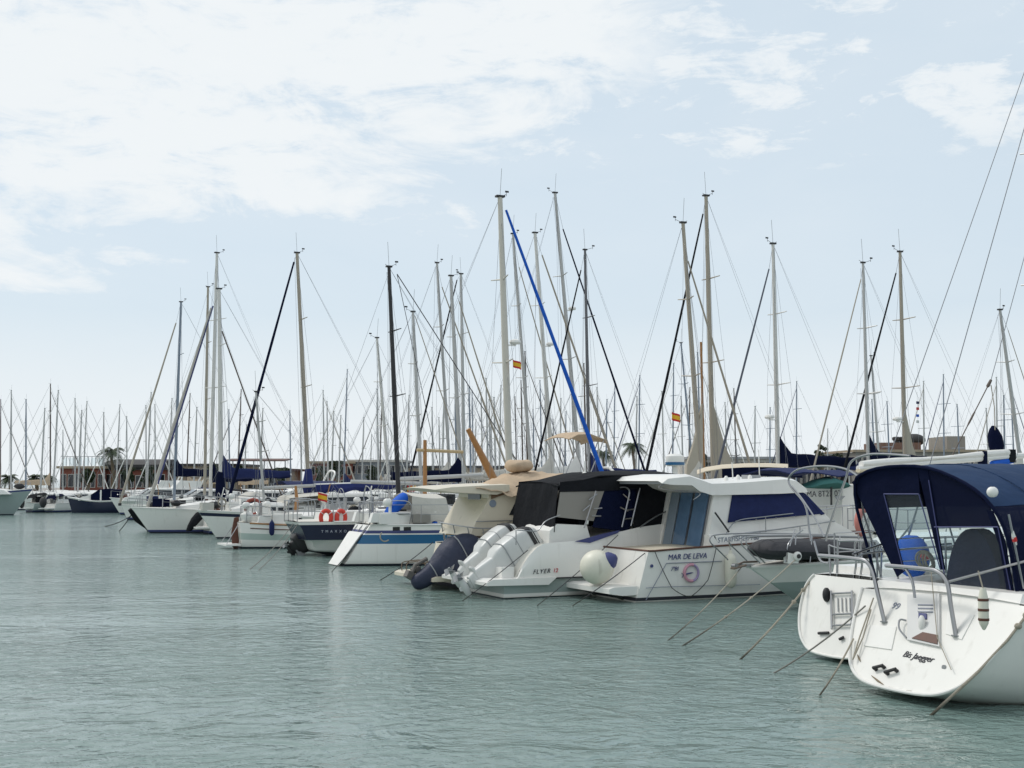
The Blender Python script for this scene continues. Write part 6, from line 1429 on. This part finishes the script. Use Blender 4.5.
# ================================================================== THE FAR ROWS
def far_proto(H, L, hm, mm, cv, jib, kind):
    r = bpy.data.objects.new('sailing_boat', None); COL.objects.link(r); r.empty_display_size = .2
    B = L * .31; secs = hull_secs(L - .1, B, .75, .95, .95, 1.15, .3, .05, .3, .8, n=9)
    skin(secs, [hm, ANTIF, INKN], [1, 1, 1, 2, 0, 0, 0, 0, 0], r); deck(secs, DECKM, r)
    coachroof(r, L * .3, L * .78, B * .34, B * .2, .95, 1.05, .45, nwin=2)
    um = L * .57; foot, top = V3(um, 0, 1.4), V3(um - .02 * H, 0, H); d = top - foot
    ma = MB().tube([foot, foot + d * .7, top], [.075, .07, .045], 7).build('mast', mm, r)
    for f in ((.5, .75) if kind % 2 else (.58,)): MB().bar(foot + d * f + V3(-.1, .75, 0), foot + d * f + V3(-.1, -.75, 0), .025, 5).build('spreader', mm, ma)
    mb = MB(); mb.bar(top, top + V3(-.18, 0, .08), .008, 4); mb.bar(top, top + V3(.03, 0, .5), .006, 4); mb.box(top + V3(0, 0, .02), (.12, .1, .04)); mb.build('wind_vane', GREYP, ma)
    shrouds(r, foot, top, [sheer(secs, um - .2, sg) for sg in (1, -1)], sheer(secs, .3), sheer(secs, L * .98), .75, 2, .007, back=True)
    if jib: a, c = V3(L * .97, 0, 1.25), foot + d * .94; MB().tube([a, a.lerp(c, .5), c], [.05, .04, .022], 6).build('furled_sail', jib, r)
    if cv is not None: boom_parts(r, foot, d, 2.15, L * .36, .1, cv, mm)
    if kind == 2: MB().sheet([[(u, v, 2.2 - .1 * v * v) for v in (-1, 0, 1)] for u in (.3, 1.2, 2.2)], .02).build('bimini', NAVY, r)
    return r
PROT = []
specs = [(9.5, 7.5, WHITE2, BLUEGREY, None, None, 1), (11, 9, WHITE2, ALU, None, TAN, 2), (12.2, 9.5, WHITE2, BLUEGREY, None, NAVY, 1), (10.3, 8, NAVYGEL, ALU, None, WHITEC, 0), (13.4, 10.5, WHITE2, BLUEGREY, NAVY, GREYC, 3), (11.6, 9, WHITE2, BROWNM, BEIGE, BROWNM, 1), (8.6, 7, WHITE2, ALU, None, None, 0)]
GFAR = 'sailing boats in the far rows'
def far_boat(px, ytop, label, kind=None, Yr=(106, 140), rot=None, group=GFAR):
    best = []
    for k, sp in enumerate(specs):
        Y = (sp[0] - EYE) * FOC / (HOR - ytop) * .995
        if Yr[0] <= Y <= Yr[1]: best.append((k, Y))
    if kind is not None:
        Y = (specs[kind][0] - EYE) * FOC / (HOR - ytop); best = [(kind, max(Yr[0], min(146, Y)))]
    if not best: k = min(range(len(specs)), key=lambda k: abs((specs[k][0] - EYE) * FOC / (HOR - ytop) - sum(Yr) / 2)); best = [(k, (specs[k][0] - EYE) * FOC / (HOR - ytop))]
    k, Y = random.choice(best); sp = specs[k]
    if not PROT: PROT.extend([None] * len(specs))
    if PROT[k] is None: PROT[k] = far_proto(*sp); o = PROT[k]
    else: o = copy_tree(PROT[k])
    rot = random.choice((25, 205)) + random.uniform(-5, 5) if rot is None else rot
    if Y > 145: s_ = 145 / Y; Y = 145
    else: s_ = 1
    a = radians(rot); um = sp[1] * .57 - .02 * sp[0]; X = (px - 512) / FOC * (Y / cos(TH)) * .999
    o.location = (X - cos(a) * um, Y - sin(a) * um, 0); o.rotation_euler = (0, 0, a); o.scale = (s_, s_, s_)
    for k_ in ('label', 'category', 'group'):
        if k_ in o: del o[k_]
    tag(o, label, 'sailing boat', group); return o
ORD = ['first', 'second', 'third', 'fourth', 'fifth', 'sixth', 'seventh', 'eighth', 'ninth', 'tenth', 'eleventh', 'twelfth', 'thirteenth', 'fourteenth', 'fifteenth', 'sixteenth', 'seventeenth', 'eighteenth', 'nineteenth', 'twentieth']
left = [(1, 408, 5), (11, 391), (26, 400), (45, 409), (50, 384, 5), (58, 391), (66, 429), (75, 399), (82, 411), (87, 402), (104, 413), (120, 405), (127, 417), (146, 406), (151, 393), (155, 405), (172, 399), (190, 394), (197, 408)]
for i, q in enumerate(left): far_boat(q[0], q[1], 'distant sailing boat, %s %s from the left photo edge' % (ORD[i], 'mast, brown,' if len(q) > 2 else 'thin grey mast'), q[2] if len(q) > 2 else None)
m2 = [(229, 410), (241, 390), (247, 425), (263, 409), (290, 411), (301, 423)]
for i, q in enumerate(m2): far_boat(q[0], q[1], 'distant sailing boat, %s thin mast between the pale masts and the tan mast' % ORD[i])
m3 = [(323, 391), (327, 402), (334, 412), (341, 416), (347, 370)]
for i, q in enumerate(m3): far_boat(q[0], q[1], 'distant sailing boat, %s thin mast between the tan mast and the black mast' % ORD[i])
m4 = [(364, 418), (368, 432), (377, 390), (382, 395), (409, 396), (432, 408), (439, 418)]
for i, q in enumerate(m4): far_boat(q[0], q[1], 'distant sailing boat, %s faint thin mast either side of the black mast' % ORD[i])
far_any = 'distant sailing boat with a thin mast in the crowded far rows behind the middle masts'
m5 = [(469, 387), (472, 391), (476, 420), (481, 393), (486, 379), (489, 400), (494, 398), (501, 386), (515, 397), (521, 381), (525, 352), (540, 381), (545, 396), (548, 402), (561, 399), (566, 412), (584, 364), (597, 388), (607, 400), (455, 395), (444, 398), (533, 410), (572, 392), (491, 420), (510, 414), (553, 420)]
for q in m5: far_boat(q[0], q[1], far_any, Yr=(90, 142), group='far sailing boats behind the middle masts')
m6 = [(615, 385), (637, 397), (640, 376), (662, 392), (674, 364), (681, 397), (690, 388), (698, 353), (725, 403), (734, 389), (755, 407), (770, 408)]
for i, q in enumerate(m6): far_boat(q[0], q[1], 'distant sailing boat, %s thin mast from the blue furled jib rightwards to the arches' % ORD[i])
m7 = [(797, 382), (826, 428), (847, 426), (872, 400), (887, 402), (924, 382), (944, 375), (957, 405), (986, 409), (997, 378), (1004, 396), (1011, 382)]
for i, q in enumerate(m7): far_boat(q[0], q[1], 'distant sailing boat, %s thin mast counted from the arches to the right edge' % ORD[i])

cbm = thing('bimini_frame', 'cream bimini with a navy side curtain, showing over the fishing cruiser roof', 'bimini', loc=at(735, 479, 44), deg=25)
Q = Frame(at(735, 479, 44), 25); q9 = lambda x, y, v: V3(*(Q.side(x, y, v))) - V3(0, 0, cbm.location.z)
MB().sheet([[q9(x, y + dy, v) for v, dy in ((-1.0, 4), (-.7, .8), (0, 0), (.8, 1))] for x, y in ((697, 470), (706, 467), (722, 464.5), (745, 463.2), (768, 463), (788, 464))], .03).build('canvas', mat('cream_canvas', (.62, .54, .42), .9, var=.1), cbm)
MB().sheet([[q9(x, y, -1.02 + .02 * k) for k, y in enumerate((y0, y0 + 4, y0 + 9))] for x, y0 in ((722, 469), (740, 467.5), (760, 467), (780, 467.5), (802, 469))], .02).build('side_curtain', DARKNAVY, cbm)
mb = MB()
for x in (700, 785):
    for v in (-.98, .85): a = q9(x, 467, v); mb.bar(a, V3(a.x, a.y, 1.25 - cbm.location.z), .018)
mb.build('hoop', STEEL, cbm)
S.render.engine = 'CYCLES'
